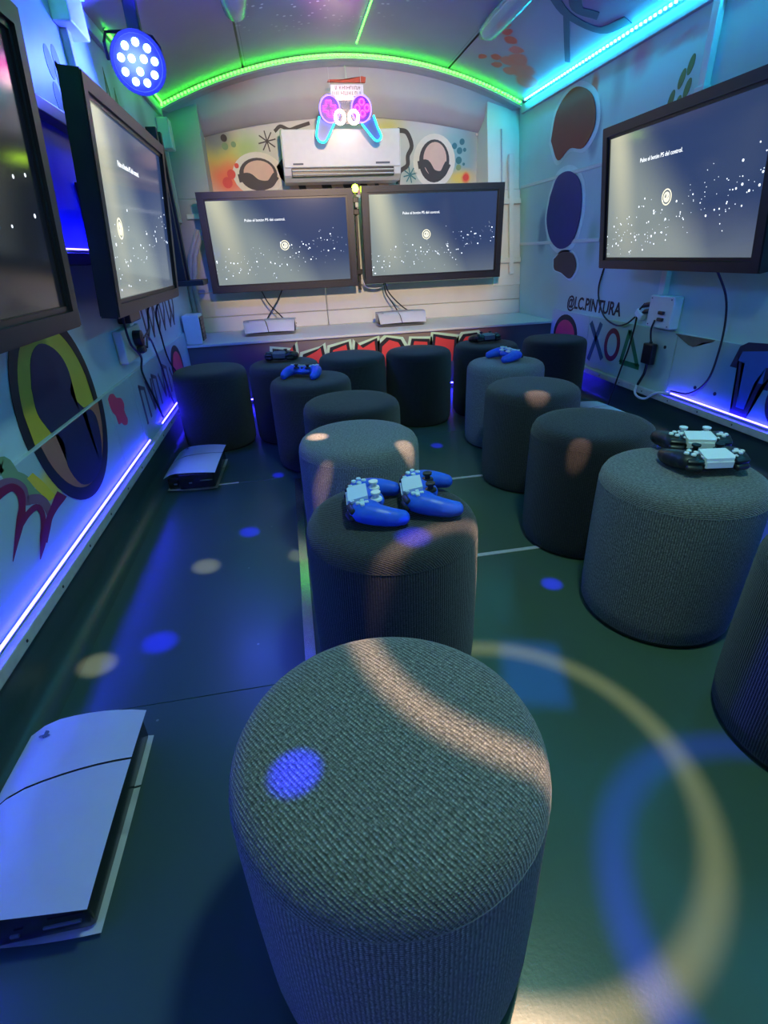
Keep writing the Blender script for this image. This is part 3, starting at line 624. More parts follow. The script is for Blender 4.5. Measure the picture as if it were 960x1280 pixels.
for x, z, r, c in ((1.433, 1.580, .02, 'p_sea'), (1.375, 1.555, .02, 'p_sea'), (1.415, 1.525, .022, 'p_sea'), (1.455, 1.53, .013, 'p_sea'), (1.41, 1.465, .024, 'p_sea'), (1.45, 1.44, .01, 'p_sea'), (1.41, 1.42, .02, 'p_moss'),
                   (-0.30, 1.622, .022, 'p_charcoal'), (-0.30, 1.575, .022, 'p_moss'), (-0.24, 1.585, .018, 'p_moss'), (-0.285, 1.41, .03, 'p_red'), (-0.24, 1.46, .016, 'p_red'), (-0.32, 1.36, .035, 'p_red'), (1.47, 1.355, .022, 'p_red')):
    mural('painted_dot', c, lambda m: m.prism(circ(x, z, r, n=14), on_mural, 0, T * 1.5))
for x in (-0.435, 1.54):
    MB().box((x, 4.435, 1.62), (0.016, 0.012, 0.016), 0.004).build('screw', M['white_plastic'], wb)
# soffit: curved cap between the arch and the recess
so = bpy.data.objects.new('trim_5', None); COL.objects.link(so); structure(so, 'moulded grey soffit curving from the ceiling arch to the mural board', 'soffit')
rows = []; n = 36
for k, (yy, f, dz) in enumerate(((4.20, 0, 0.0), (4.205, 0, -0.030), (4.235, 0.05, -0.034), (4.27, 0.22, 0.012), (4.30, 0.42, 0.010), (4.315, 0.52, -0.018), (4.335, 0.62, -0.028), (4.40, 0.82, -0.028), (4.44, 0.95, -0.018), (4.46, 1.0, 0.0))):
    row = []
    for i in range(n + 1):
        s = i / n; xa = XL + (XR - XL) * s; xb = -0.46 + 2.04 * s
        sh = math.sin(math.pi * s) ** 0.5
        row.append((xa + (xb - xa) * f, yy, arch(xa) + (top_b(xb) - arch(xa)) * f + dz * (0.4 + 0.6 * sh)))
    rows.append(row)
mb = MB(); mb.grid(rows); mb.build('soffit_shell', M['soffit'], so, smooth=True, normals=False)
MB().box2((XL, 4.47, 1.2), (XR, 4.50, 2.06)).build('soffit_back', M['column'], so)
mb = MB(); xs2 = [XL + (XR - XL) * k / 30 for k in range(31)]
mb.grid([[(x, 4.192, arch(x) - 0.006) for x in xs2], [(x, 4.180, arch(x) - 0.030) for x in xs2], [(x, 4.205, arch(x) - 0.036) for x in xs2]]); mb.build('soffit_lip', M['column_white'], so, smooth=True, normals=False)

# rear end behind the photographer: wall with the open door the light comes through
wrear = MB().box2((XL - 0.04, YB - 0.04, 0), (0.05, YB, 2.05)).build('wall_rear', M['column_white']); structure(wrear, 'pale rear wall beside the open door', 'wall')
MB().box2((1.0, YB - 0.04, 0), (XR + 0.04, YB, 2.05)).build('wall_panel', M['column_white'], wrear)
MB().box2((0.05, YB - 0.04, 1.75), (1.0, YB, 2.05)).build('wall_panel', M['column_white'], wrear)

# ---- riser lettering (red fill, black edge, mint halo)
def on_riser(a, b, d): return (a, 3.45 - d, b)
shapes = [(-0.13, [(0, 0.20), (0.02, 0.35), (0.09, 0.33), (0.13, 0.37), (0.14, 0.20)]), (0.05, [(0, 0.20), (0.03, 0.30), (0.10, 0.33), (0.13, 0.35), (0.15, 0.20)]), (0.23, [(0, 0.2), (0.03, 0.33), (0.12, 0.36), (0.14, 0.2)]),
          (0.40, [(0, 0.2), (0.03, 0.36), (0.06, 0.33), (0.14, 0.37), (0.15, 0.2)]), (0.58, [(0, 0.2), (0.01, 0.33), (0.06, 0.37), (0.12, 0.35), (0.16, 0.28), (0.15, 0.2)]), (0.77, [(0, 0.2), (0.04, 0.35), (0.13, 0.34), (0.14, 0.2)]),
          (0.94, [(0, 0.2), (0.02, 0.37), (0.09, 0.35), (0.15, 0.34), (0.14, 0.2)]), (1.13, [(0, 0.2), (0.0, 0.30), (0.04, 0.355), (0.10, 0.36), (0.15, 0.31), (0.15, 0.2)])]
def grow(poly, g):
    cx = sum(p[0] for p in poly) / len(poly); cz = sum(p[1] for p in poly) / len(poly)
    return [(p[0] + g * (1 if p[0] > cx else -1), p[1] + (g * 0.9 if p[1] > 0.25 else 0)) for p in poly]
for x0, poly in shapes:
    P = [(x0 + a, b - 0.02) for a, b in poly]
    MB().prism(grow(P, 0.034), on_riser, 0, T).build('painted_letter_halo', M['p_mint'], rz)
    MB().prism(grow(P, 0.018), on_riser, T, 2 * T).build('painted_letter_outline', M['p_black'], rz)
    MB().prism([(a, b - 0.002) for a, b in P], on_riser, 2 * T, 3 * T).build('painted_letter', M['p_red'], rz)

# ------------------------------------------------------------------ LED strips
def led(name, label, pts, mat, w=0.010, up=(0, 0, 1), base=None, pitch=0.0, nrm=None, group=None):
    """pts along the strip; a carrier tape with a glowing line of diodes"""
    t = thing(name, label, 'led strip', pts[0], group=group)
    o0 = Vector(pts[0])
    if not pitch: mb = MB(); mb.tube([Vector(p) - o0 for p in pts], w * 0.55, 6); mb.build('diode_line', M[mat], t)
    if nrm is not None:
        nv = Vector(nrm); mb = MB()
        mb.tube([Vector(p) - o0 + nv * w * 0.75 for p in pts], w * 0.7, 6); mb.build('tape', M[base or 'white_plastic'], t)
    if pitch:
        mb = MB(); acc = 0.0
        for a, b in zip(pts, pts[1:]):
            a = Vector(a); b = Vector(b); L = (b - a).length; k = acc
            while k < L:
                p = a.lerp(b, k / L) - o0 - Vector(nrm) * w * 0.5
                mb.box(p, (w * 1.1, w * 1.1, w * 1.1)); k += pitch
            acc = k - L
        d = mb.build('diode_bead', M[mat], t); d['kind'] = 'stuff'
    return t
arch_pts = [(x, 4.172, arch(x) - 0.016) for x in [XL + 0.03 + (XR - XL - 0.06) * k / 40 for k in range(41)]]
led('led_strip', 'beaded green LED strip curving along the ceiling arch', arch_pts, 'led_green', 0.012, nrm=(0, 0.7, 0.3), pitch=0.024)
led('led_strip', 'green LED strip along the eave from blue spotlight to arch', [(XL + 0.035, 3.02, EAVE + 0.004), (XL + 0.035, 4.16, EAVE + 0.004)], 'led_green', 0.012, nrm=(-0.6, 0, 0.6), base='steel_paint')
led('led_strip', 'green LED strip along the eave above the near emblem wall', [(XL + 0.035, -0.9, EAVE + 0.004), (XL + 0.035, 2.72, EAVE + 0.004)], 'led_green', 0.012, nrm=(-0.6, 0, 0.6), pitch=0.03)
led('led_strip', 'beaded blue LED strip along the eave above the signed wall', [(XR - 0.035, -0.9, EAVE + 0.004), (XR - 0.035, 4.12, EAVE + 0.004)], 'led_cyan', 0.009, nrm=(0.6, 0, 0.6), pitch=0.034)
led('led_strip', 'straight green LED strip along the middle of the ceiling', [(0.60, -0.9, arch(0.6) - 0.012), (0.60, 3.98, arch(0.6) - 0.012)], 'led_green', 0.008, nrm=(0, 0, 0.8))
GB = 'blue LED strips at the foot of the walls'
led('led_strip', 'long blue LED strip at the foot of the wall under the yellow emblem', [(XL + 0.022, -0.8, 0.203), (XL + 0.022, 2.18, 0.203)], 'led_blue', 0.0065, nrm=(-0.6, 0, -0.6), group=GB)
led('led_strip', 'short blue LED strip at the wall foot beside the white console and pouf', [(XL + 0.022, 2.43, 0.203), (XL + 0.022, 2.80, 0.203)], 'led_blue', 0.0065, nrm=(-0.6, 0, -0.6), group=GB)
led('led_strip', 'blue LED strip at the wall foot below the outlined blue letter', [(XR - 0.022, -0.8, 0.203), (XR - 0.022, 2.18, 0.203)], 'led_blue', 0.0065, nrm=(0.6, 0, -0.6), group=GB)
led('led_strip', 'blue LED strip at the foot of the graffiti riser behind the poufs', [(XL + 0.05, 3.43, 0.035), (XR - 0.05, 3.43, 0.035)], 'led_blue', 0.008, nrm=(0, 0.8, 0), group=GB)

# ------------------------------------------------------------------ poufs
PR, PH = 0.18, 0.39
def pouf_meshes():
    seg = 56
    # side wrap
    me_out = []
    prof = [(PR - 0.012, 0.006), (PR - 0.003, 0.02), (PR, 0.06), (PR + 0.001, 0.20), (PR, 0.33), (PR - 0.001, PH - 0.036)]
    top = [(PR - 0.001, PH - 0.036), (PR - 0.003, PH - 0.024), (PR - 0.010, PH - 0.011), (PR - 0.022, PH - 0.003), (PR - 0.045, PH + 0.001), (PR * 0.55, PH + 0.003), (PR * 0.25, PH + 0.003), (0.004, PH + 0.003)]
    for prf, cap, nm in ((prof, False, 'side_cover'), (top, True, 'top_cover')):
        bm = bmesh.new(); uv = bm.loops.layers.uv.new('UVMap')
        rings = [[bm.verts.new((r * math.cos(k * 2 * math.pi / seg), r * math.sin(k * 2 * math.pi / seg), z)) for k in range(seg)] for r, z in prf]
        for A, B in zip(rings, rings[1:]):
            for k in range(seg):
                f = bm.faces.new([A[k], A[(k + 1) % seg], B[(k + 1) % seg], B[k]])
                for l, kk in zip(f.loops, (k, k + 1, k + 1, k)):
                    if nm == 'side_cover': l[uv].uv = (l.vert.co.z, kk * 2 * math.pi / seg * PR)
                    else:
                        x, y = l.vert.co.x, l.vert.co.y; a = 0.95
                        # drape the rim so the ribs run on over the edge
                        rr = math.hypot(x, y); g = 1 + max(0, (PH - l.vert.co.z)) / max(rr, .01)
                        x *= g; y *= g
                        l[uv].uv = (x * math.cos(a) - y * math.sin(a), x * math.sin(a) + y * math.cos(a))
        if cap:
            f = bm.faces.new(rings[-1])
            for l in f.loops: l[uv].uv = (l.vert.co.x, l.vert.co.y)
        me = bpy.data.meshes.new(nm); bm.to_mesh(me); bm.free()
        me.polygons.foreach_set('use_smooth', [True] * len(me.polygons)); me_out.append(me)
    bm = bmesh.new(); bm.free()
    mb = MB(); mb.lathe([(PR - 0.014, 0.0), (PR - 0.010, 0.003), (PR - 0.010, 0.010), (PR - 0.05, 0.010)], 40); o = mb.build('base_board', M['black_plastic'])
    bb = o.data; bpy.data.objects.remove(o)
    mb = MB(); mb.tube([(PR * math.cos(a) * 0.9935, PR * math.sin(a) * 0.9935, PH - 0.037) for a in [k * 2 * math.pi / 56 for k in range(56)]], 0.0008, 5, closed=True); o = mb.build('seam', M['black_plastic'])
    sm = o.data; bpy.data.objects.remove(o)
    return me_out[0], me_out[1], bb, sm
side_me, top_me, board_me, seam_me = pouf_meshes()
var = {}
def pouf(x, y, mat, label, rz_=0.0):
    t = thing('pouf', label, 'pouf', (x, y, 0), (0, 0, rz_), 'round fabric poufs')
    if mat not in var:
        a, b, s = side_me.copy(), top_me.copy(), seam_me.copy()
        for q in (a, b): q.materials.clear(); q.materials.append(M[mat])
        s.materials.clear(); s.materials.append(M[mat]); var[mat] = (a, b, s)
    for nm, me in (('side_cover', var[mat][0]), ('top_cover', var[mat][1]), ('seam', var[mat][2]), ('base_board', board_me)):
        o = bpy.data.objects.new(nm, me); COL.objects.link(o); o.parent = t
    return t
POUFS = [
    (0.054, 0.385, 'fab_grey', 'grey ribbed pouf with a curved tan light band across its bare top', 0.0),
    (0.161, 0.915, 'fab_dark', 'charcoal pouf carrying two blue controllers side by side', 0.3),
    (0.161, 1.433, 'fab_light', 'bare light grey pouf standing by the end of the long floor strip', 0.9),
    (0.189, 1.836, 'fab_black', 'bare black pouf between the light grey pouf and one with a single blue controller', 0.5),
    (0.060, 2.280, 'fab_dark', 'dark pouf with a single blue controller, beside the bare black pouf', 1.2),
    (-0.053, 2.700, 'fab_dark', 'dark pouf with a single black controller, next to the pouf by the white floor console', 2.0),
    (-0.425, 2.690, 'fab_dark', 'bare dark grey pouf glowing blue beside the white floor console', 0.2),
    (0.307, 2.775, 'fab_dark', 'bare charcoal pouf in the riser row, beside the dark brown one', 1.5),
    (0.675, 2.780, 'fab_black', 'bare brownish black pouf in the riser row, standing below the gap between paired televisions', 0.7),
    (1.080, 2.823, 'fab_black', 'black pouf with a black controller, in the riser row', 2.2),
    (0.980, 2.296, 'fab_light', 'light grey pouf with a single blue controller lying on it', 0.4),
    (1.500, 2.830, 'fab_black', 'bare black pouf in the wall corner under the pink painted oval', 1.0),
    (0.897, 1.825, 'fab_dark', 'bare navy charcoal pouf beside the light grey one with a blue controller', 1.9),
    (0.866, 1.341, 'fab_black', 'bare black pouf between the navy charcoal pouf and the one with black and white controllers', 0.1),
    (0.862, 0.948, 'fab_grey', 'mid grey pouf carrying two black controllers with white touchpads', 0.6),
    (0.920, 0.529, 'fab_black', 'bare black pouf touched by the blue light ring, beside the mid grey pouf with controllers', 1.4)]
for p in POUFS: pouf(*p)

# ------------------------------------------------------------------ televisions
TW, TH = 1.0, 0.59
def tv_parts():
    """local frame: x right, z up, front faces -y"""
    out = {}
    b = 0.038
    mb = MB()
    def pf(a, c, d): return (a, d, c)
    O = [(-TW / 2, -TH / 2), (TW / 2, -TH / 2), (TW / 2, TH / 2), (-TW / 2, TH / 2)]
    I = [(-TW / 2 + b, -TH / 2 + b), (TW / 2 - b, -TH / 2 + b), (TW / 2 - b, TH / 2 - b), (-TW / 2 + b, TH / 2 - b)]
    mb.ring2(O, I, pf, -0.014, 0.042)
    bmesh.ops.bevel(mb.bm, geom=[e for e in mb.bm.edges if e.calc_length() > 0.3 and all(abs(abs(v.co.x) - TW / 2) < 1e-4 or abs(abs(v.co.z) - TH / 2) < 1e-4 for v in e.verts)], offset=0.004, segments=2, affect='EDGES')
    out['frame'] = mb
    mb = MB()
    b2 = b + 0.012
    I2 = [(-TW / 2 + b2, -TH / 2 + b2), (TW / 2 - b2, -TH / 2 + b2), (TW / 2 - b2, TH / 2 - b2), (-TW / 2 + b2, TH / 2 - b2)]
    mb.ring2(I, I2, pf, -0.006, 0.02); out['bezel'] = mb
    return out
def make_tv(label, loc, rot, screen='screen', sparks=130, caption=True, seed=1, icon=(-0.04, -0.03)):
    t = thing('television', label, 'television', loc, rot, 'black framed televisions')
    for nm, mb in tv_parts().items(): mb.build(nm, M['frame_black' if nm == 'frame' else 'black_plastic'], t)
    s = MB().box((0, 0.006, 0), (TW - 0.09, 0.012, TH - 0.09)).build('screen', M[screen], t)
    MB().box((0, 0.032, 0), (TW - 0.08, 0.034, TH - 0.08), 0.01).build('back_shell', M['black_plastic'], t)
    f = lambda a, c, d: (a, -d, c)
    rr = random.Random(seed)
    if sparks:
        mb = MB()
        for k in range(sparks):
            u = rr.uniform(-0.46, 0.44); z = -0.11 + 0.17 * (u + 0.1) + rr.gauss(0, 0.05) + (0.02 if u > 0.2 else 0)
            z = max(-0.23, min(0.22, z)); r = 0.0012 + 0.0036 * rr.random() ** 2.5
            mb.prism(circ(u, z, r, n=7), f, 0, 0.0006)
        o = mb.build('sparkle', M['spark'], s); o['kind'] = 'stuff'
    if caption:
        c = text('caption', 'Pulse el botón PS del control.', 0.022, M['caption_white'], MBK(-0.09, -0.0006, 0.125), s, 'CENTER', 0.0002)
        ix, iz = icon
        mb = MB(); mb.ring2(circ(ix, iz, 0.030), circ(ix, iz, 0.0255), f, 0, 0.0006); mb.build('icon_ring', M['icon_warm'], s)
        mb = MB(); mb.ring2(circ(ix, iz, 0.019), circ(ix, iz, 0.012), f, 0, 0.0006); mb.build('icon_ring', M['icon_warm'], s)
        logo(s, ix, iz, 0.012, f, 0.0006, 'icon_warm')
    MB().box((0, 0.075, 0), (0.22, 0.05, 0.22), 0.006).build('wall_mount', M['black_plastic'], t)
    return t
def logo(parent, cx, cz, s, f, d, mat):
    """a standing P over a lying S"""
    mb = MB()
    mb.prism([(cx - 0.18 * s, cz - 0.9 * s), (cx + 0.12 * s, cz - 1.0 * s), (cx + 0.12 * s, cz + 0.55 * s), (cx + 0.40 * s, cz + 0.50 * s), (cx + 0.42 * s, cz + 0.0 * s), (cx + 0.18 * s, cz - 0.05 * s), (cx + 0.20 * s, cz - 0.25 * s), (cx + 0.62 * s, cz - 0.15 * s), (cx + 0.68 * s, cz + 0.55 * s), (cx + 0.45 * s, cz + 0.80 * s), (cx - 0.18 * s, cz + 0.95 * s)], f, 0, d)
    mb.prism([(cx - 1.1 * s, cz - 0.55 * s), (cx - 0.9 * s, cz - 0.3 * s), (cx - 0.25 * s, cz - 0.1 * s), (cx - 0.25 * s, cz - 0.3 * s), (cx - 0.75 * s, cz - 0.52 * s), (cx - 0.25 * s, cz - 0.55 * s), (cx - 0.25 * s, cz - 0.72 * s), (cx - 0.9 * s, cz - 0.75 * s)], f, 0, d)
    mb.prism([(cx + 0.2 * s, cz - 0.45 * s), (cx + 0.9 * s, cz - 0.25 * s), (cx + 1.15 * s, cz - 0.4 * s), (cx + 0.9 * s, cz - 0.6 * s), (cx + 0.2 * s, cz - 0.85 * s), (cx + 0.2 * s, cz - 0.68 * s), (cx + 0.7 * s, cz - 0.48 * s), (cx + 0.2 * s, cz - 0.6 * s)], f, 0, d)
    return mb.build('logo', M[mat], parent)
rad = math.radians
make_tv('black framed television showing yellowish glow, over the console with crossed cables', (0.010, 3.90, 0.957), (0, 0, 0), seed=3, icon=(0.02, -0.02))
make_tv('black framed television on the end wall beside the white slatted column', (1.068, 3.90, 0.967), (0, 0, 0), seed=5, icon=(-0.055, 0.0))
make_tv('tilted black framed television above the painted signature and power outlet', (1.586, 2.161, 1.042), (rad(7.4), 0, -rad(90)), seed=8, sparks=150, icon=(-0.03, -0.02))
make_tv('tilted black framed television with lit screen above the side wall outlet box', (-0.482, 2.228, 1.017), (rad(6), 0, rad(90)), seed=11, sparks=60, icon=(-0.30, -0.05))
make_tv('tilted black framed television with nearly black screen above the yellow emblem', (-0.489, 0.926, 1.031), (rad(5.5), 0, rad(90)), screen='screen_off', seed=13, sparks=40, caption=False)
# wall brackets that carry the tilted televisions
for x, xw, y, z, lab in ((1.67, XR, 2.161, 1.04, 'television over the signature'), (-0.57, XL, 2.228, 1.02, 'lit television on the emblem wall'), (-0.57, XL, 0.926, 1.03, 'dark television over the emblem')):
    t = thing('wall_bracket', 'black metal wall bracket behind the ' + lab, 'bracket', (xw, y, z))
    s = 1 if xw < 0 else -1
    MB().box((s * 0.008, 0, 0), (0.016, 0.14, 0.20), 0.003).build('wall_plate', M['black_plastic'], t)
    for dy in (-0.05, 0.05): MB().box((s * 0.050, dy, 0), (0.085, 0.02, 0.05), 0.003).build('arm', M['black_plastic'], t)

# ------------------------------------------------------------------ consoles
def console_meshes():
    W, L = 0.108, 0.179
    def gap_y(x): return 0.046 + 0.0225 * x / W - 0.008 * (x / W) ** 2
    def plate(part, top, droop=0.018):
        mb = MB(); n = 8; k = 8; rows = []
        for j in range(k + 1):
            row = []
            for i in range(n + 1):
                u = -1 + 2 * i / n
                x = u * W * (1.0 if top else 0.965) + (0 if top else 0.001)
                g = gap_y(x)
                y0, y1 = (-L + 0.004 * u * u + 0.010 * (1 - u) + (0 if top else 0.004), g - 0.0022) if part == 0 else (g + 0.0022, L - 0.012 * u * u + 0.004)
                y = y0 + (y1 - y0) * j / k
                c = 0.006 * u * u + 0.004 * (y / L) ** 2
                dr = max(0, -u - 0.45) / 0.55
                z = (0.092 - c - droop * dr * dr) if top else (0.006 + 0.5 * c)
                row.append((x, y, z))
            rows.append(row)
        mb.grid(rows)
        r = bmesh.ops.solidify(mb.bm, geom=mb.bm.faces[:], thickness=0.0045 if top else -0.0045)
        return mb
    return plate
plate = console_meshes()
CONS = {}
def console(label, loc, rz_, first=None, droop=0.018):
    if first: 
        t = copy_tree(first); t.location = loc; t.rotation_euler = (0, 0, rz_); t['label'] = label; return t
    t = thing('game_console', label, 'game console', loc, (0, 0, rz_), 'flat white game consoles')
    mb = MB(); mb.box((0.024, 0.004, 0.047), (0.148, 0.334, 0.070), 0.008, 3); mb.box((-0.055, 0.01, 0.035), (0.085, 0.310, 0.050), 0.006, 2) if droop < 0.03 else None; mb.build('core', M['console_core'], t, smooth=True)
    for top in (True, False):
        for part in (0, 1):
            o = plate(part, top, droop).build('side_plate', M['console_white'], t, smooth=True)
            if top and part == 1: logo(o, -0.066, 0.146, 0.0085, lambda a, b, d: (a, b, 0.0885 + d), 0.0012, 'logo_grey')
    mb = MB(); mb.box((0.065, -0.170, 0.05), (0.05, 0.004, 0.004), 0.001); mb.build('disc_slot', M['logo_grey'], t)
    for dx in (-0.06, 0.0): MB().box((dx, -0.168, 0.042), (0.012, 0.004, 0.005), 0.001).build('port', M['logo_grey'], t)
    return t
c0 = console('white and black game console lying by the skirting under the flame painting', (-0.476, 0.612, 0.002), 0.0)
console('white and black game console on the floor beside the blue-lit pouf', (-0.480, 2.215, 0.002), rad(-2), c0)
c1 = console('white and black game console on the ledge below crossed cables', (-0.125, 3.74, 0.402), rad(88), None, 0.062)
console('white and black game console on the ledge below the television beside the slatted column', (0.79, 3.76, 0.402), rad(90), c1)
console('white and black game console on the floor under the triangle painting, half hidden by poufs', (1.53, 2.34, 0.002), rad(3), c0)

# ------------------------------------------------------------------ controllers
def controller_shell():
    bm = bmesh.new()
    def ell(c, s, seg=20):
        r = bmesh.ops.create_uvsphere(bm, u_segments=seg, v_segments=12, radius=1.0)
        bmesh.ops.scale(bm, vec=s, verts=r['verts']); bmesh.ops.translate(bm, vec=c, verts=r['verts'])
    ell((0, 0.012, 0.0), (0.062, 0.034, 0.019)); ell((0, 0.022, 0.001), (0.052, 0.026, 0.019)); ell((0, -0.002, -0.002), (0.04, 0.028, 0.015))
    for s in (-1, 1):
        ell((s * 0.050, 0.012, 0.001), (0.030, 0.033, 0.021))
        pts = [(0.056, 0.010, 0.000, 0.0235), (0.064, -0.008, -0.003, 0.0225), (0.069, -0.026, -0.007, 0.0205), (0.070, -0.042, -0.011, 0.0185), (0.068, -0.056, -0.014, 0.0155)]
        for (x, y, z, r), (x2, y2, z2, r2) in zip(pts, pts[1:]):
            for k in range(3):
                f = k / 3; q = r + (r2 - r) * f
                ell((s * (x + (x2 - x) * f), y + (y2 - y) * f, z + (z2 - z) * f), (q, q, q * 0.95), 16)
        x, y, z, r = pts[-1]; ell((s * x, y, z), (r, r, r), 16)
    me = bpy.data.meshes.new('shell'); bm.to_mesh(me); bm.free()
    o = bpy.data.objects.new('shell', me); COL.objects.link(o)
    rm = o.modifiers.new('r', 'REMESH'); rm.mode = 'VOXEL'; rm.voxel_size = 0.0024
    sm = o.modifiers.new('s', 'SMOOTH'); sm.factor = 0.5; sm.iterations = 6
    dg = bpy.context.evaluated_depsgraph_get(); dg.update()
    res = bpy.data.meshes.new_from_object(o.evaluated_get(dg)); bpy.data.objects.remove(o); res.name = 'shell'
    res.polygons.foreach_set('use_smooth', [True] * len(res.polygons))
    return res
shell_me = controller_shell()
shell_var = {}
PROTO = {}
def make_controller(kind):
    shell, pad, stick, btn = {'blue_light': ('pad_blue', 'pad_pale', 'pad_white', 'pad_pale'), 'blue': ('pad_blue', 'pad_pale', 'pad_black', 'pad_pale'), 'mono': ('pad_black', 'pad_white', 'pad_white', 'pad_white'), 'mono_dark': ('pad_black', 'pad_white', 'pad_black', 'pad_white'), 'black': ('pad_black', 'logo_grey', 'pad_black', 'logo_grey')}[kind]
    t = thing('game_controller', 'x', 'controller', (0, 0, 0), (0, 0, 0), 'game controllers on the poufs')
    if shell not in shell_var:
        me = shell_me.copy(); me.materials.clear(); me.materials.append(M[shell]); shell_var[shell] = me
    o = bpy.data.objects.new('shell', shell_var[shell]); COL.objects.link(o); o.parent = t
    f = lambda a, b, d: (a, b, d)
    mb = MB(); mb.prism([(-0.030, 0.004), (0.030, 0.004), (0.034, 0.038), (0.030, 0.044), (-0.030, 0.044), (-0.034, 0.038)], lambda a, b, d: (a, b, d - max(0, b - 0.03) * 0.5), 0.010, 0.0245)
    mb.build('touchpad', M[pad], t)
    MB().prism([(-0.031, 0.0445), (0.031, 0.0445), (0.029, 0.0475), (-0.029, 0.0475)], f, -0.004, 0.010).build('light_bar', M[pad], t)
    for s in (-1, 1):
        st = MB(); st.lathe([(0.0125, 0.0), (0.0115, 0.004), (0.006, 0.005), (0.0055, 0.012), (0.0095, 0.013), (0.0098, 0.017), (0.007, 0.0175), (0.004, 0.0165)], 18)
        so_ = st.build('thumbstick', M[stick], t, smooth=True); so_.location = (s * 0.0265, -0.012, 0.0115)
        tr = MB(); tr.box((0, 0, 0), (0.034, 0.020, 0.014), 0.006, 3); to = tr.build('trigger', M['pad_black'], t, smooth=True); to.location = (s * 0.052, 0.040, -0.004); to.rotation_euler = (-0.5, 0, -s * 0.25)
        sh = MB(); sh.box((0, 0, 0), (0.034, 0.012, 0.008), 0.003, 2); so2 = sh.build('shoulder_button', M['pad_black'], t, smooth=True); so2.location = (s * 0.051, 0.040, 0.010); so2.rotation_euler = (-0.5, 0, -s * 0.2)
        mb = MB(); mb.box((s * 0.0375, 0.036, 0.0195), (0.004, 0.009, 0.004), 0.0015); mb.build('option_button', M[btn], t)
    dp = MB()
    for a, b in ((1, 0), (-1, 0), (0, 1), (0, -1)): dp.box((-0.052 + a * 0.0085, 0.017 + b * 0.0085, 0.021), (0.0085, 0.0085, 0.006), 0.002)
    dp.box((-0.052, 0.017, 0.0205), (0.009, 0.009, 0.003)); dp.build('direction_pad', M[btn], t)
    for a, b in ((1, 0), (-1, 0), (0, 1), (0, -1)):
        bt = MB(); bt.lathe([(0.0054, 0.0), (0.0054, 0.003), (0.0045, 0.0042), (0.001, 0.0045)], 14); bo = bt.build('face_button', M[btn], t, smooth=True); bo.location = (0.052 + a * 0.0105, 0.017 + b * 0.0105, 0.0198)
    MB().prism(circ(0, -0.012, 0.006, 0.005, 12), f, 0.008, 0.0155).build('home_button', M['pad_black'], t)
    return t
def controller(kind, label, loc, rz_, tilt=0.0, roll=0.0):
    if kind not in PROTO: t = PROTO[kind] = make_controller(kind)
    else: t = copy_tree(PROTO[kind])
    t['label'] = label; t.location = loc; t.rotation_euler = Euler((tilt, roll, rz_), 'XYZ')
    return t
zc = PH + 0.0325
controller('blue_light', 'blue controller with pale thumbsticks, one of two sharing a charcoal pouf', (0.118, 0.915, zc), rad(86), rad(-3))
controller('blue', 'blue controller with black thumbsticks, one of two sharing a charcoal pouf', (0.234, 0.928, zc), rad(82), rad(-3))
controller('mono_dark', 'black controller with white touchpad and black thumbsticks on the grey pouf', (0.900, 0.930, zc), rad(170), rad(-3))
controller('mono', 'black controller with white touchpad and white thumbsticks on the grey pouf', (0.955, 1.042, zc), rad(160), rad(-3))
controller('black', 'plain black controller on a dark pouf near the white floor console', (-0.065, 2.70, zc), rad(170), rad(-3))
controller('blue', 'blue controller lying alone on a dark pouf near the riser', (0.035, 2.275, zc), rad(-25), rad(-3))
controller('black', 'plain black controller on a black pouf in the riser row', (1.07, 2.80, zc), rad(185), rad(-3))
controller('blue_light', 'blue controller lying alone on the light grey pouf', (0.985, 2.30, zc), rad(-80), rad(-3))

# ------------------------------------------------------------------ air conditioner
ac = thing('air_conditioner', 'white split air conditioner on the mural board below the neon sign', 'air conditioner', (0.497, 4.44, 1.33))
prof = [(0.0, 0.0), (0.0, 0.305), (-0.16, 0.305), (-0.215, 0.285), (-0.235, 0.24), (-0.235, 0.10), (-0.225, 0.035), (-0.18, 0.0)]
mb = MB(); mb.prism(prof, lambda a, b, d: (d, a, b), -0.41, 0.41)
mb.build('body', M['white_plastic'], ac)
MB().box((0, -0.236, 0.185), (0.812, 0.012, 0.215), 0.005).build('front_panel', M['white_plastic'], ac)
MB().box((0, -0.231, 0.050), (0.72, 0.012, 0.052), 0.004).build('outlet', M['black_plastic'], ac)
for k in range(2): MB().box((0, -0.240, 0.035 + 0.022 * k), (0.71, 0.022, 0.006), 0.002, rot=Matrix.Rotation(-0.3, 3, 'X')).build('louver', M['white_plastic'], ac)
MB().box((0.28, -0.243, 0.098), (0.10, 0.003, 0.012), 0.001).build('display', M['logo_grey'], ac)
MB().box((-0.31, -0.243, 0.098), (0.07, 0.003, 0.010), 0.001).build('badge', M['logo_grey'], ac)

# ------------------------------------------------------------------ neon sign
NY = 4.06
nx, nz0 = 0.5215, 1.70
def nv(a, b): return (nx + (a - 460) * 0.000596 , NY, nz0 - (b - 440) * 0.00047)
ns = thing('neon_sign', 'neon game controller sign in cyan, pink and white hung under the arch', 'neon sign')
def npts(P): return [nv(*p) for p in P]
def nell(cx, cy, rx, ry, n=28, a0=0, a1=2 * math.pi): return [nv(a, b) for a, b in circ(cx, cy, rx, ry, n, a0, a1)]
def nback(a, b, d): p = nv(a, b); return (p[0], p[1] + d, p[2])
for cx in (285, 628): MB().prism(circ(cx, 440, 112, 156), nback, 0.008, 0.013).build('backing_board', M['neon_back_violet'], ns)
MB().prism([(165, 520), (130, 640), (112, 740), (150, 815), (210, 815), (258, 740), (325, 605), (285, 590), (200, 560)], nback, 0.009, 0.014).build('backing_board', M['neon_back_blue'], ns)
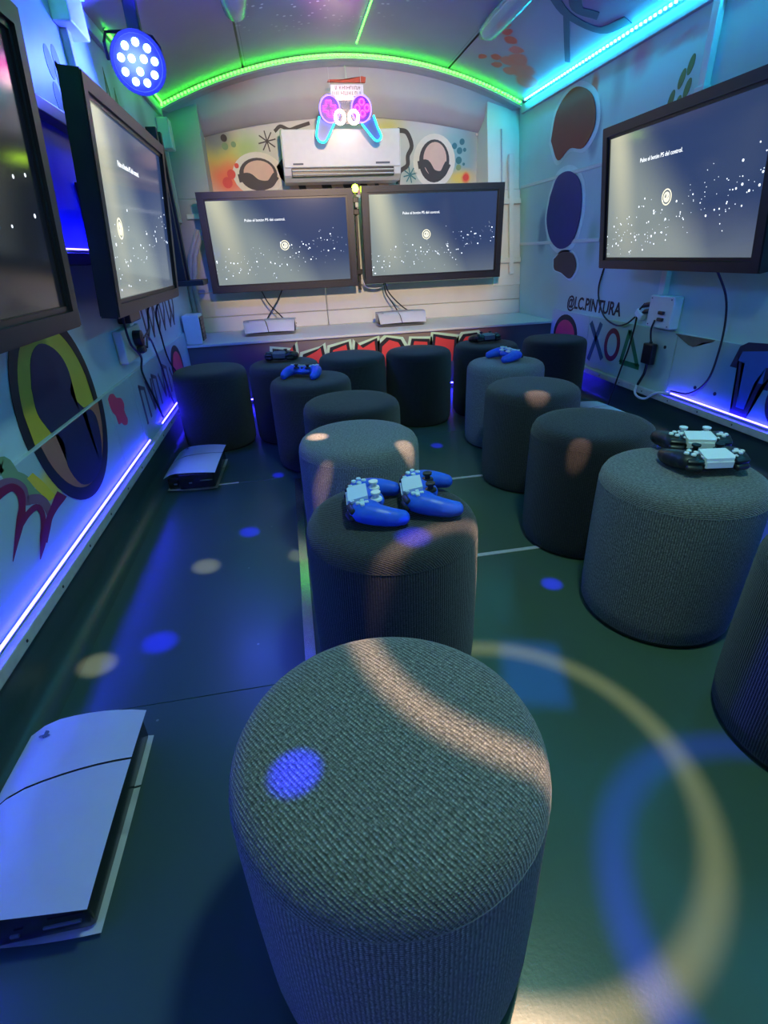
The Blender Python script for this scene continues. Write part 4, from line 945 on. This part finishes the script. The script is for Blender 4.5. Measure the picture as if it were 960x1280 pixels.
MB().prism([(762, 510), (805, 640), (846, 740), (825, 805), (768, 808), (710, 730), (615, 605), (640, 595), (720, 560)], nback, 0.009, 0.014).build('backing_board', M['neon_back_blue'], ns)
MB().prism([(350, 305), (555, 305), (600, 600), (320, 600)], nback, 0.010, 0.015).build('backing_board', M['acrylic'], ns)
for cx in (285, 628): MB().tube(nell(cx, 440, 108, 152), 0.0048, 8, True).build('neon_tube', M['neon_violet'], ns)
MB().tube([Vector(p) for p in catmull([Vector(p) for p in npts([(165, 520), (135, 640), (120, 740), (150, 800), (205, 805), (250, 740), (320, 605)])], 5)], 0.0055, 8).build('neon_tube', M['neon_cyan'], ns)
MB().tube([Vector(p) for p in catmull([Vector(p) for p in npts([(760, 510), (800, 640), (838, 740), (820, 790), (770, 795), (715, 730), (625, 605)])], 5)], 0.0055, 8).build('neon_tube', M['neon_cyan'], ns)
cr = [(250, 350), (300, 350), (300, 400), (345, 400), (345, 455), (308, 455), (308, 515), (262, 515), (262, 460), (218, 460), (218, 405), (250, 405)]
MB().tube(npts(cr), 0.0045, 8, True).build('neon_tube', M['neon_pink'], ns)
for a, b in ((635, 365), (690, 430), (640, 492), (585, 430)): MB().tube(nell(a, b, 26, 34, 16), 0.0042, 8, True).build('neon_tube', M['neon_pink'], ns)
for a in (388, 540): MB().tube(nell(a, 530, 50, 72, 20), 0.0085, 8, True).build('neon_tube', M['neon_white'], ns)
MB().tube(npts([(360, 320), (545, 320)]), 0.0065, 8).build('neon_tube', M['neon_white'], ns)
for a in (300, 640): MB().tube([nv(a, 300), (nv(a, 300)[0], 4.10, nz0 + 0.22)], 0.0012, 5).build('hanging_wire', M['cable_white'], ns)
# printed strip above the sign
sg = thing('hanging_label', 'small clear strip of dark red print under an orange clip above the neon sign', 'sign', (0.545, 4.13, 1.79))
MB().box((0, 0, 0.02), (0.215, 0.003, 0.060), 0.001).build('strip', M['pad_white'], sg)
rl = random.Random(4); mb = MB()
for row, z in ((0, 0.034), (1, 0.006)):
    x = -0.095
    while x < 0.09:
        w = rl.uniform(0.004, 0.009)
        if rl.random() > 0.18:
            mb.box((x, -0.002, z), (0.0028, 0.0012, 0.018)); 
            if rl.random() > 0.4: mb.box((x + w * 0.5, -0.002, z + rl.choice((-0.007, 0, 0.007))), (w, 0.0012, 0.003))
        x += w + 0.004
mb.build('print', M['p_brown'], sg)
MB().prism([(-0.125, 0.062), (0.12, 0.058), (0.125, 0.085), (0.10, 0.090), (0.02, 0.075), (-0.12, 0.073)], lambda a, b, d: (a, d, b), -0.012, 0.006).build('clip', M['orange_tape'], sg)
MB().tube([(0, 0, 0.08), (0, 0.05, 0.16)], 0.0015, 5).build('wire', M['cable_white'], sg)

# ------------------------------------------------------------------ spotlights
def aim(frm, to):
    d = (Vector(to) - Vector(frm)).normalized()
    return d.to_track_quat('-Z', 'Y').to_euler()
pl = Vector((-0.475, 2.76, 1.585))
par = thing('par_spotlight', 'round blue LED spotlight with twelve lit lenses under the ceiling edge', 'spotlight', pl, aim(pl, (0.25, 0.1, 0.75)))
mb = MB(); mb.lathe([(0.050, 0.17), (0.085, 0.15), (0.098, 0.08), (0.102, 0.0), (0.102, -0.018), (0.090, -0.018), (0.088, -0.004), (0.02, -0.004)], 32); mb.build('housing', M['par_body'], par, smooth=True)
LP = [(0.0, 0.0)]
LP = [(0.026 * math.cos(a), 0.026 * math.sin(a)) for a in (0.5, 2.6, 4.7)] + [(0.063 * math.cos(a), 0.063 * math.sin(a)) for a in [0.2 + k * 2 * math.pi / 9 for k in range(9)]]
for x, y in LP:
    mb = MB(); mb.lathe([(0.0135, -0.004), (0.0135, -0.010), (0.010, -0.014), (0.003, -0.0155)], 14); o = mb.build('lens', M['par_lens'], par, smooth=True); o.location = (x, y, 0)
mb = MB(); mb.tube([(-0.105, 0, 0.07), (-0.105, 0.05, 0.11), (-0.09, 0.08, 0.17), (0, 0.09, 0.19), (0.09, 0.08, 0.17), (0.105, 0.05, 0.11), (0.105, 0, 0.07)], 0.006, 6); mb.build('yoke', M['par_body'], par)
up = thing('ceiling_clamp', 'dark clamp holding the blue spotlight to the ceiling', 'clamp', (-0.475, 2.78, 1.70))
MB().box((0, 0.05, 0.055), (0.05, 0.05, 0.18), 0.006).build('clamp_body', M['par_body'], up)
def lamp(name, typ, loc, to, col, watts, parent=None, size=None, blend=0.2, soft=0.01):
    l = bpy.data.lights.new(name, typ); l.color = col; l.energy = watts
    if typ == 'SPOT': l.spot_size = size; l.spot_blend = blend; l.shadow_soft_size = soft
    o = bpy.data.objects.new(name, l); COL.objects.link(o)
    mw = Matrix.Translation(loc) @ aim(loc, to).to_matrix().to_4x4()
    if parent is not None:
        o.parent = parent; bpy.context.view_layer.update(); o.matrix_world = mw
    else: o.matrix_world = mw
    return o
bpy.context.view_layer.update()
pd = (Vector((0.25, 0.1, 0.75)) - pl).normalized()
lamp('par_beam', 'POINT', pl + pd * 0.13, pl + pd, (0.04, 0.07, 1.0), PAR_W, par).data.shadow_soft_size = 0.05
# party light on the ceiling over the near poufs: rings and dots
A = Vector((0.44, 0.56, 1.93))
pty = thing('party_light', 'small black rotating party light on the ceiling over the poufs', 'party light', (0.44, 0.56, arch(0.44)))
mb = MB(); mb.lathe([(0.05, 0.0), (0.05, -0.02), (0.02, -0.025), (0.02, -0.04), (0.06, -0.045), (0.06, -0.05), (0.02, -0.052)], 24); mb.build('housing', M['par_body'], pty, smooth=True)
ORANGE, BLUE = (1.0, 0.60, 0.38), (0.02, 0.008, 1.0)
A = Vector((0.44, 0.56, 1.88))
def dot(p, r, col, watts):
    p = Vector(p); d = (p - A).length
    lamp('party_beam', 'SPOT', A, p, col, watts * d * d, pty, 2 * math.atan(1.5 * r / d), 0.9, 0.003)
for x, y, z, r in ((-0.353, 1.437, 0, .034), (-0.561, 1.041, 0, .034), (-0.063, 1.672, 0, .030), (0.04, 1.265, .36, .026), (0.28, 1.315, .375, .026), (0.847, 1.68, .39, .035), (0.745, 1.20, .375, .024)):
    dot((x, y, z), r, ORANGE, DOT_W * 60)
for x, y, z, r in ((-0.425, 1.092, 0, .034), (-0.228, 1.634, 0, .028), (0.654, 1.095, 0, .024), (0.651, 2.308, 0, .024), (-0.13, 2.14, 0, .020), (-0.05, 0.355, .39, .021), (0.181, 0.800, .39, .027)):
    dot((x, y, z), r, BLUE, DOT_W * 150)
for px_, py_, x_, r in ((60, 52, XL, .03), (97, 60, XL, .04)):
    dot(pix(px_, py_, 0, x_), r, BLUE, DOT_W * 110)
dot((-0.50, 2.95, arch(-0.5)), 0.05, BLUE, DOT_W * 110)
lamp('added_wash_fill', 'SPOT', A + Vector((0, 0.08, -0.02)), (0.60, 4.25, 0.96), (1.0, 0.71, 0.50), WASH_FILL_W, pty, rad(42), 0.55, 0.05)  # added fill light that warms and brightens the end wall
lamp('added_down_fill', 'SPOT', A + Vector((0, 0, -0.02)), (0.44, 0.70, 0), (0.55, 1.0, 0.86), DOWN_FILL_W, pty, rad(140), 0.9, 0.08)  # added fill light, soft and wide, brightening pouf tops and floor
def ring_lamp(c, r, w, col, watts):
    """a beam with a ring gobo, thrown on the floor"""
    c = Vector(c); d = (c - A).length
    o = lamp('party_ring_beam', 'SPOT', A, c, col, watts, pty, 2 * math.atan(1.5 * r / d), 0.0, 0.004)
    l = o.data; l.use_nodes = True; nt = l.node_tree; em = nt.nodes['Emission']
    tc = N(nt, 'ShaderNodeTexCoord'); sep = N(nt, 'ShaderNodeSeparateXYZ'); nt.links.new(tc.outputs['Normal'], sep.inputs[0])
    x = math_n(nt, 'DIVIDE', sep.outputs[0], sep.outputs[2]); y = math_n(nt, 'DIVIDE', sep.outputs[1], sep.outputs[2])
    rr = math_n(nt, 'SQRT', math_n(nt, 'ADD', math_n(nt, 'MULTIPLY', x, x), math_n(nt, 'MULTIPLY', y, y)))
    dd = math_n(nt, 'ABSOLUTE', math_n(nt, 'SUBTRACT', rr, r / d))
    mr = N(nt, 'ShaderNodeMapRange', interpolation_type='SMOOTHSTEP'); nt.links.new(dd, mr.inputs[0]); mr.inputs[1].default_value = w / d * 0.85; mr.inputs[2].default_value = 0.0
    nt.links.new(mr.outputs[0], em.inputs['Strength'])
    em.inputs['Color'].default_value = (1, 1, 1, 1)
def added_patch_lamp(c, a, b, turn, col, watts):  # added beam that lays a soft blue rectangle of light on the floor
    c = Vector(c); d = (c - A).length
    o = lamp('added_patch_beam', 'SPOT', A, c, col, watts, pty, 2 * math.atan(1.6 * max(a, b) / d), 0.0, 0.002)
    nt = o.data.node_tree if o.data.use_nodes else None
    o.data.use_nodes = True; nt = o.data.node_tree; em = nt.nodes['Emission']
    tc = N(nt, 'ShaderNodeTexCoord'); mp = N(nt, 'ShaderNodeMapping'); mp.inputs['Rotation'].default_value = (0, 0, turn); nt.links.new(tc.outputs['Normal'], mp.inputs[0])
    sep = N(nt, 'ShaderNodeSeparateXYZ'); nt.links.new(mp.outputs[0], sep.inputs[0])
    out = None
    for k, h in ((0, a), (1, b)):
        q = math_n(nt, 'ABSOLUTE', math_n(nt, 'DIVIDE', sep.outputs[k], sep.outputs[2]))
        mr = N(nt, 'ShaderNodeMapRange', interpolation_type='SMOOTHSTEP'); nt.links.new(q, mr.inputs[0]); mr.inputs[1].default_value = h / d * 1.05; mr.inputs[2].default_value = h / d * 0.55
        out = mr.outputs[0] if out is None else math_n(nt, 'MULTIPLY', out, mr.outputs[0])
    nt.links.new(out, em.inputs['Strength']); em.inputs['Color'].default_value = (1, 1, 1, 1)
added_patch_lamp((0.455, 0.79, 0), 0.085, 0.12, 0.25, (0.005, 0.09, 1.0), RING_W * 24)
ring_lamp((0.29, 0.56, 0), 0.338, 0.050, ORANGE, RING_W * 18)
ring_lamp((0.66, 0.25, 0), 0.295, 0.060, BLUE, RING_W * 22)

# small lime lamp on a post between the paired televisions
po = thing('lamp_post', 'black post with a small lime lamp between the paired televisions', 'lamp', (0.538, 3.99, 0.66))
MB().box((0, 0, 0.30), (0.018, 0.014, 0.66), 0.003).build('post', M['frame_black'], po)
for z in (0.09, 0.46, 0.53): MB().box((0, -0.014, z), (0.040, 0.03, 0.035), 0.004).build('clamp', M['black_plastic'], po)
MB().box((0.004, -0.035, 0.50), (0.022, 0.012, 0.03), 0.004).build('plug', M['white_plastic'], po)
mb = MB(); mb.lathe([(0.002, 0.024), (0.014, 0.020), (0.021, 0.008), (0.021, -0.006), (0.012, -0.020), (0.002, -0.022)], 16); o = mb.build('bulb', M['lamp_lime'], po, smooth=True); o.location = (0, -0.03, 0.595)

# ------------------------------------------------------------------ wall fittings
def wbox(name, label, cat, wall, y0, y1, z0, z1, depth, mat, bev=0.005):
    x = XL if wall == 'L' else XR; s = 1 if wall == 'L' else -1
    t = thing(name, label, cat, (x, (y0 + y1) / 2, z0))
    MB().box2((0, (y0 - y1) / 2, 0), (s * depth, (y1 - y0) / 2, z1 - z0), bev).build('body', M[mat], t)
    return t, s
t, s = wbox('outlet_box', 'white square power outlet box with black plugs below the tilted television', 'outlet', 'R', 2.225, 2.395, 0.487, 0.63, 0.05, 'white_plastic')
for dy, z in ((-0.03, 0.07), (-0.03, 0.04)):
    MB().box((s * 0.056, dy + 0.01, z), (0.012, 0.040, 0.016), 0.004).build('plug', M['black_plastic'], t)
for dy, z in ((0.105, 0.10), (0.10, 0.07)):
    MB().tube([(s * 0.03, dy - 0.02, z), (s * 0.03, dy + 0.03, z - 0.008), (s * 0.03, dy + 0.06, z - 0.02)], [0.013, 0.012, 0.006], 8).build('plug', M['black_plastic'], t)
MB().box((s * 0.03, 0.165, 0.045), (0.03, 0.06, 0.035), 0.006, rot=Matrix.Rotation(0.5, 3, 'X')).build('connector', M['white_plastic'], t)
for dy in (-0.07, 0.07):
    for z in (0.012, 0.13): MB().box((s * 0.051, dy, z), (0.003, 0.006, 0.006), 0.001).build('screw', M['logo_grey'], t)
t, s = wbox('outlet_box', 'ivory square power outlet box with a black plug below the tilted television', 'outlet', 'L', 2.13, 2.40, 0.525, 0.645, 0.035, 'ivory_plastic')
MB().lathe([(0.030, 0.0), (0.030, 0.03), (0.012, 0.035)], 16).build('plug', M['black_plastic'], t).matrix_local = Matrix.Translation((0.035, 0.02, 0.075)) @ Matrix.Rotation(rad(90), 4, 'Y')
MB().box((0.05, 0.03, 0.03), (0.03, 0.05, 0.03), 0.008).build('plug', M['black_plastic'], t)
t, s = wbox('adapter_box', 'small black power box on the wall just above the ivory outlet', 'adapter', 'L', 2.24, 2.40, 0.66, 0.78, 0.05, 'black_plastic')
MB().box((0.02, 0.0, -0.012), (0.02, 0.05, 0.022), 0.003).build('connector', M['white_plastic'], t)
for lab, y0, y1, z0, z1, d, cy, cz0, cz1 in (('tall white junction box with an ivory conduit under it near the leaf print', 2.40, 2.60, 1.60, 1.72, 0.06, 2.48, 1.36, 1.60), ('narrow white junction box with a pale conduit near the end column', 4.02, 4.14, 1.50, 1.66, 0.07, 4.10, 1.10, 1.50)):
    t, s = wbox('junction_box', lab, 'junction box', 'L', y0, y1, z0, z1, d, 'white_plastic')
    MB().box2((0.0, cy - (y0 + y1) / 2 - 0.02, cz0 - z0), (0.025, cy - (y0 + y1) / 2 + 0.02, cz1 - z0), 0.003).build('conduit', M['ivory_plastic'], t)
t = thing('cable_duct', 'white vertical cable duct running behind the tilted television to the outlet', 'cable duct', (XR, 2.36, 0.63))
MB().box2((-0.028, -0.02, 0.0), (0, 0.02, 1.06), 0.003).build('duct', M['white_plastic'], t)
MB().box2((-0.034, -0.028, 0.75), (0, 0.028, 0.79), 0.003).build('collar', M['white_plastic'], t)
t = thing('power_box', 'white power box with dark vented side on the ledge corner', 'power box', (-0.598, 3.53, 0.402))
MB().box((0, 0, 0.085), (0.10, 0.16, 0.17), 0.006).build('body', M['white_plastic'], t)
MB().box((0.052, 0, 0.085), (0.008, 0.13, 0.14), 0.003).build('vent', M['black_plastic'], t)
for k in range(5): MB().box((0.057, 0, 0.035 + 0.025 * k), (0.004, 0.11, 0.005)).build('vent_slat', M['frame_black'], t)
# black bracket frame on the emblem wall next to the end column
t = thing('steel_frame', 'black steel frame fixed to the wall next to the end column', 'frame', (XL, 3.62, 0.76))
for y in (0.03, 0.16): MB().box2((0.0, y - 0.02, 0), (0.055, y + 0.02, 0.78), 0.003).build('upright', M['frame_black'], t)
MB().box2((0.0, -0.02, -0.03), (0.16, 0.22, 0.0), 0.003).build('shelf_bar', M['frame_black'], t)
MB().box2((0.0, 0.05, 0.02), (0.01, 0.14, 0.76), 0.001).build('infill', M['steel_paint'], t)
# window niche between the two tilted televisions
wy0, wy1, wz0, wz1 = 1.60, 2.44, 0.87, 1.30
wn = bpy.data.objects.new('window_1', None); COL.objects.link(wn); structure(wn, 'black framed side window glowing blue between two televisions', 'window')
for a, b in (((wy0, wz0), (wy1, wz0 + 0.035)), ((wy0, wz1 - 0.04), (wy1, wz1)), ((wy0, wz0), (wy0 + 0.035, wz1)), ((wy1 - 0.035, wz0), (wy1, wz1))):
    MB().box2((XL, a[0], a[1]), (XL + 0.045, b[0], b[1]), 0.004).build('window_frame', M['frame_black'], wn)
MB().box2((XL, wy0 + 0.03, wz0 + 0.03), (XL + 0.006, wy1 - 0.03, wz1 - 0.03)).build('pane', M['pane_blue'], wn)
led('led_strip', 'blue LED strip on the sill of the side window', [(XL + 0.03, wy0 + 0.06, wz0 + 0.043), (XL + 0.03, wy1 - 0.06, wz0 + 0.043)], 'led_blue', 0.010, nrm=(0, 0, -0.6), group=GB)

# ------------------------------------------------------------------ cables
def cable(label, pts, r=0.0045, mat='cable_black', name='power_cable', group='loose cables'):
    p0 = Vector(pts[0])
    mb = MB(); mb.tube([p - p0 for p in catmull([Vector(p) for p in pts], 6)], r, 7)
    o = mb.build(name, M[mat], smooth=True); o.location = p0
    return tag(o, label, 'cable', group)
xr = XR - 0.016
cable('black cable looping from the tilted television down past the signature to the plugs', [(xr + .01, 2.905, 0.745), (xr + .008, 2.93, 0.64), (xr, 2.89, 0.56), (xr - .008, 2.80, 0.487), (xr - .01, 2.68, 0.457), (xr - .015, 2.58, 0.475), (xr - .02, 2.51, 0.515)])
cable('black cable hanging from the outlet across the green triangle to the floor', [(xr - .02, 2.45, 0.585), (xr - .02, 2.49, 0.54), (xr - .012, 2.51, 0.46), (xr - .012, 2.53, 0.35), (xr - .014, 2.56, 0.25), (xr - .026, 2.57, 0.16), (xr - .05, 2.57, 0.04)])
cable('black cable curving down the wall beside the outlined blue letter', [(xr - .12, 1.92, 0.76), (xr - .04, 1.93, 0.66), (xr - .005, 1.935, 0.56), (xr - .008, 1.925, 0.44), (xr - .01, 1.945, 0.31), (xr - .012, 2.03, 0.232), (xr - .012, 2.15, 0.215)])
cable('short black lead from the outlet down to the black power adapter', [(xr - .04, 2.325, 0.52), (xr - .035, 2.345, 0.48), (xr - .02, 2.36, 0.445), (xr - .015, 2.355, 0.412)])
ad = thing('power_adapter', 'black power adapter brick hanging below the outlet', 'adapter', (xr - .015, 2.355, 0.305)); MB().box((0, 0, 0.052), (0.03, 0.075, 0.10), 0.006).build('brick', M['black_plastic'], ad); MB().box((0, 0, 0.106), (0.012, 0.014, 0.012), 0.003).build('strain_relief', M['black_plastic'], ad)
cable('short black lead under the power adapter', [(xr - .015, 2.355, 0.305), (xr - .016, 2.36, 0.26), (xr - .018, 2.375, 0.225), (xr - .024, 2.385, 0.195)], 0.007)
cable('white cable looping over the trim below the power adapter', [(xr - .024, 2.387, 0.20), (xr - .032, 2.385, 0.16), (xr - .034, 2.35, 0.140), (xr - .034, 2.29, 0.146), (xr - .03, 2.23, 0.188), (xr - .01, 2.15, 0.205)], 0.006, 'cable_white')
xl = XL + 0.016
cable('black cable from the lit television past the ivory outlet to the blue strip', [(xl + .08, 2.08, 0.80), (xl + .05, 2.10, 0.72), (xl + .03, 2.17, 0.60), (xl + .03, 2.27, 0.53), (xl + .008, 2.31, 0.46), (xl + .005, 2.40, 0.34), (xl + .006, 2.47, 0.22)])
cable('thin black cable curling from the lit television into the ivory outlet plug', [(xl + .10, 2.42, 0.735), (xl + .05, 2.48, 0.69), (xl + .04, 2.46, 0.62), (xl + .045, 2.36, 0.60), (xl + .055, 2.28, 0.60)], 0.004)
cable('black cable from the ivory outlet drooping along the brush letters', [(xl + .055, 2.30, 0.56), (xl + .03, 2.44, 0.585), (xl + .01, 2.58, 0.54), (xl + .006, 2.66, 0.42), (xl + .004, 2.70, 0.30), (xl + .006, 2.74, 0.215)], 0.004)
cable('black cable hanging straight from the lit television behind the poufs', [(xl + .09, 2.63, 0.74), (xl + .03, 2.70, 0.66), (xl + .01, 2.78, 0.54), (xl + .006, 2.84, 0.42), (xl + .006, 2.98, 0.32), (xl + .02, 3.10, 0.22)], 0.004)
cable('black lead crossing to the ledge console from the yellowish television', [(-0.17, 3.93, 0.67), (-0.13, 3.94, 0.58), (-0.06, 3.92, 0.50), (-0.03, 3.86, 0.47)])
cable('black lead crossing back to the ledge console from the yellowish television', [(-.02, 3.95, 0.67), (-0.06, 3.965, 0.60), (-0.13, 3.945, 0.51), (-0.16, 3.88, 0.47)])
cable('straight black lead from the column side television to its ledge console', [(0.70, 3.93, 0.68), (0.72, 3.94, 0.60), (0.77, 3.92, 0.52), (0.80, 3.86, 0.46)])
cable('second black lead from the column side television to its ledge console', [(0.71, 3.94, 0.68), (0.745, 3.95, 0.60), (0.83, 3.93, 0.51), (0.90, 3.86, 0.46)])
cable('pale grey lead sagging under the gap of the paired televisions', [(0.555, 3.96, 0.70), (0.58, 3.97, 0.65), (0.66, 3.98, 0.635), (0.74, 3.98, 0.66)], 0.004, 'cable_white')
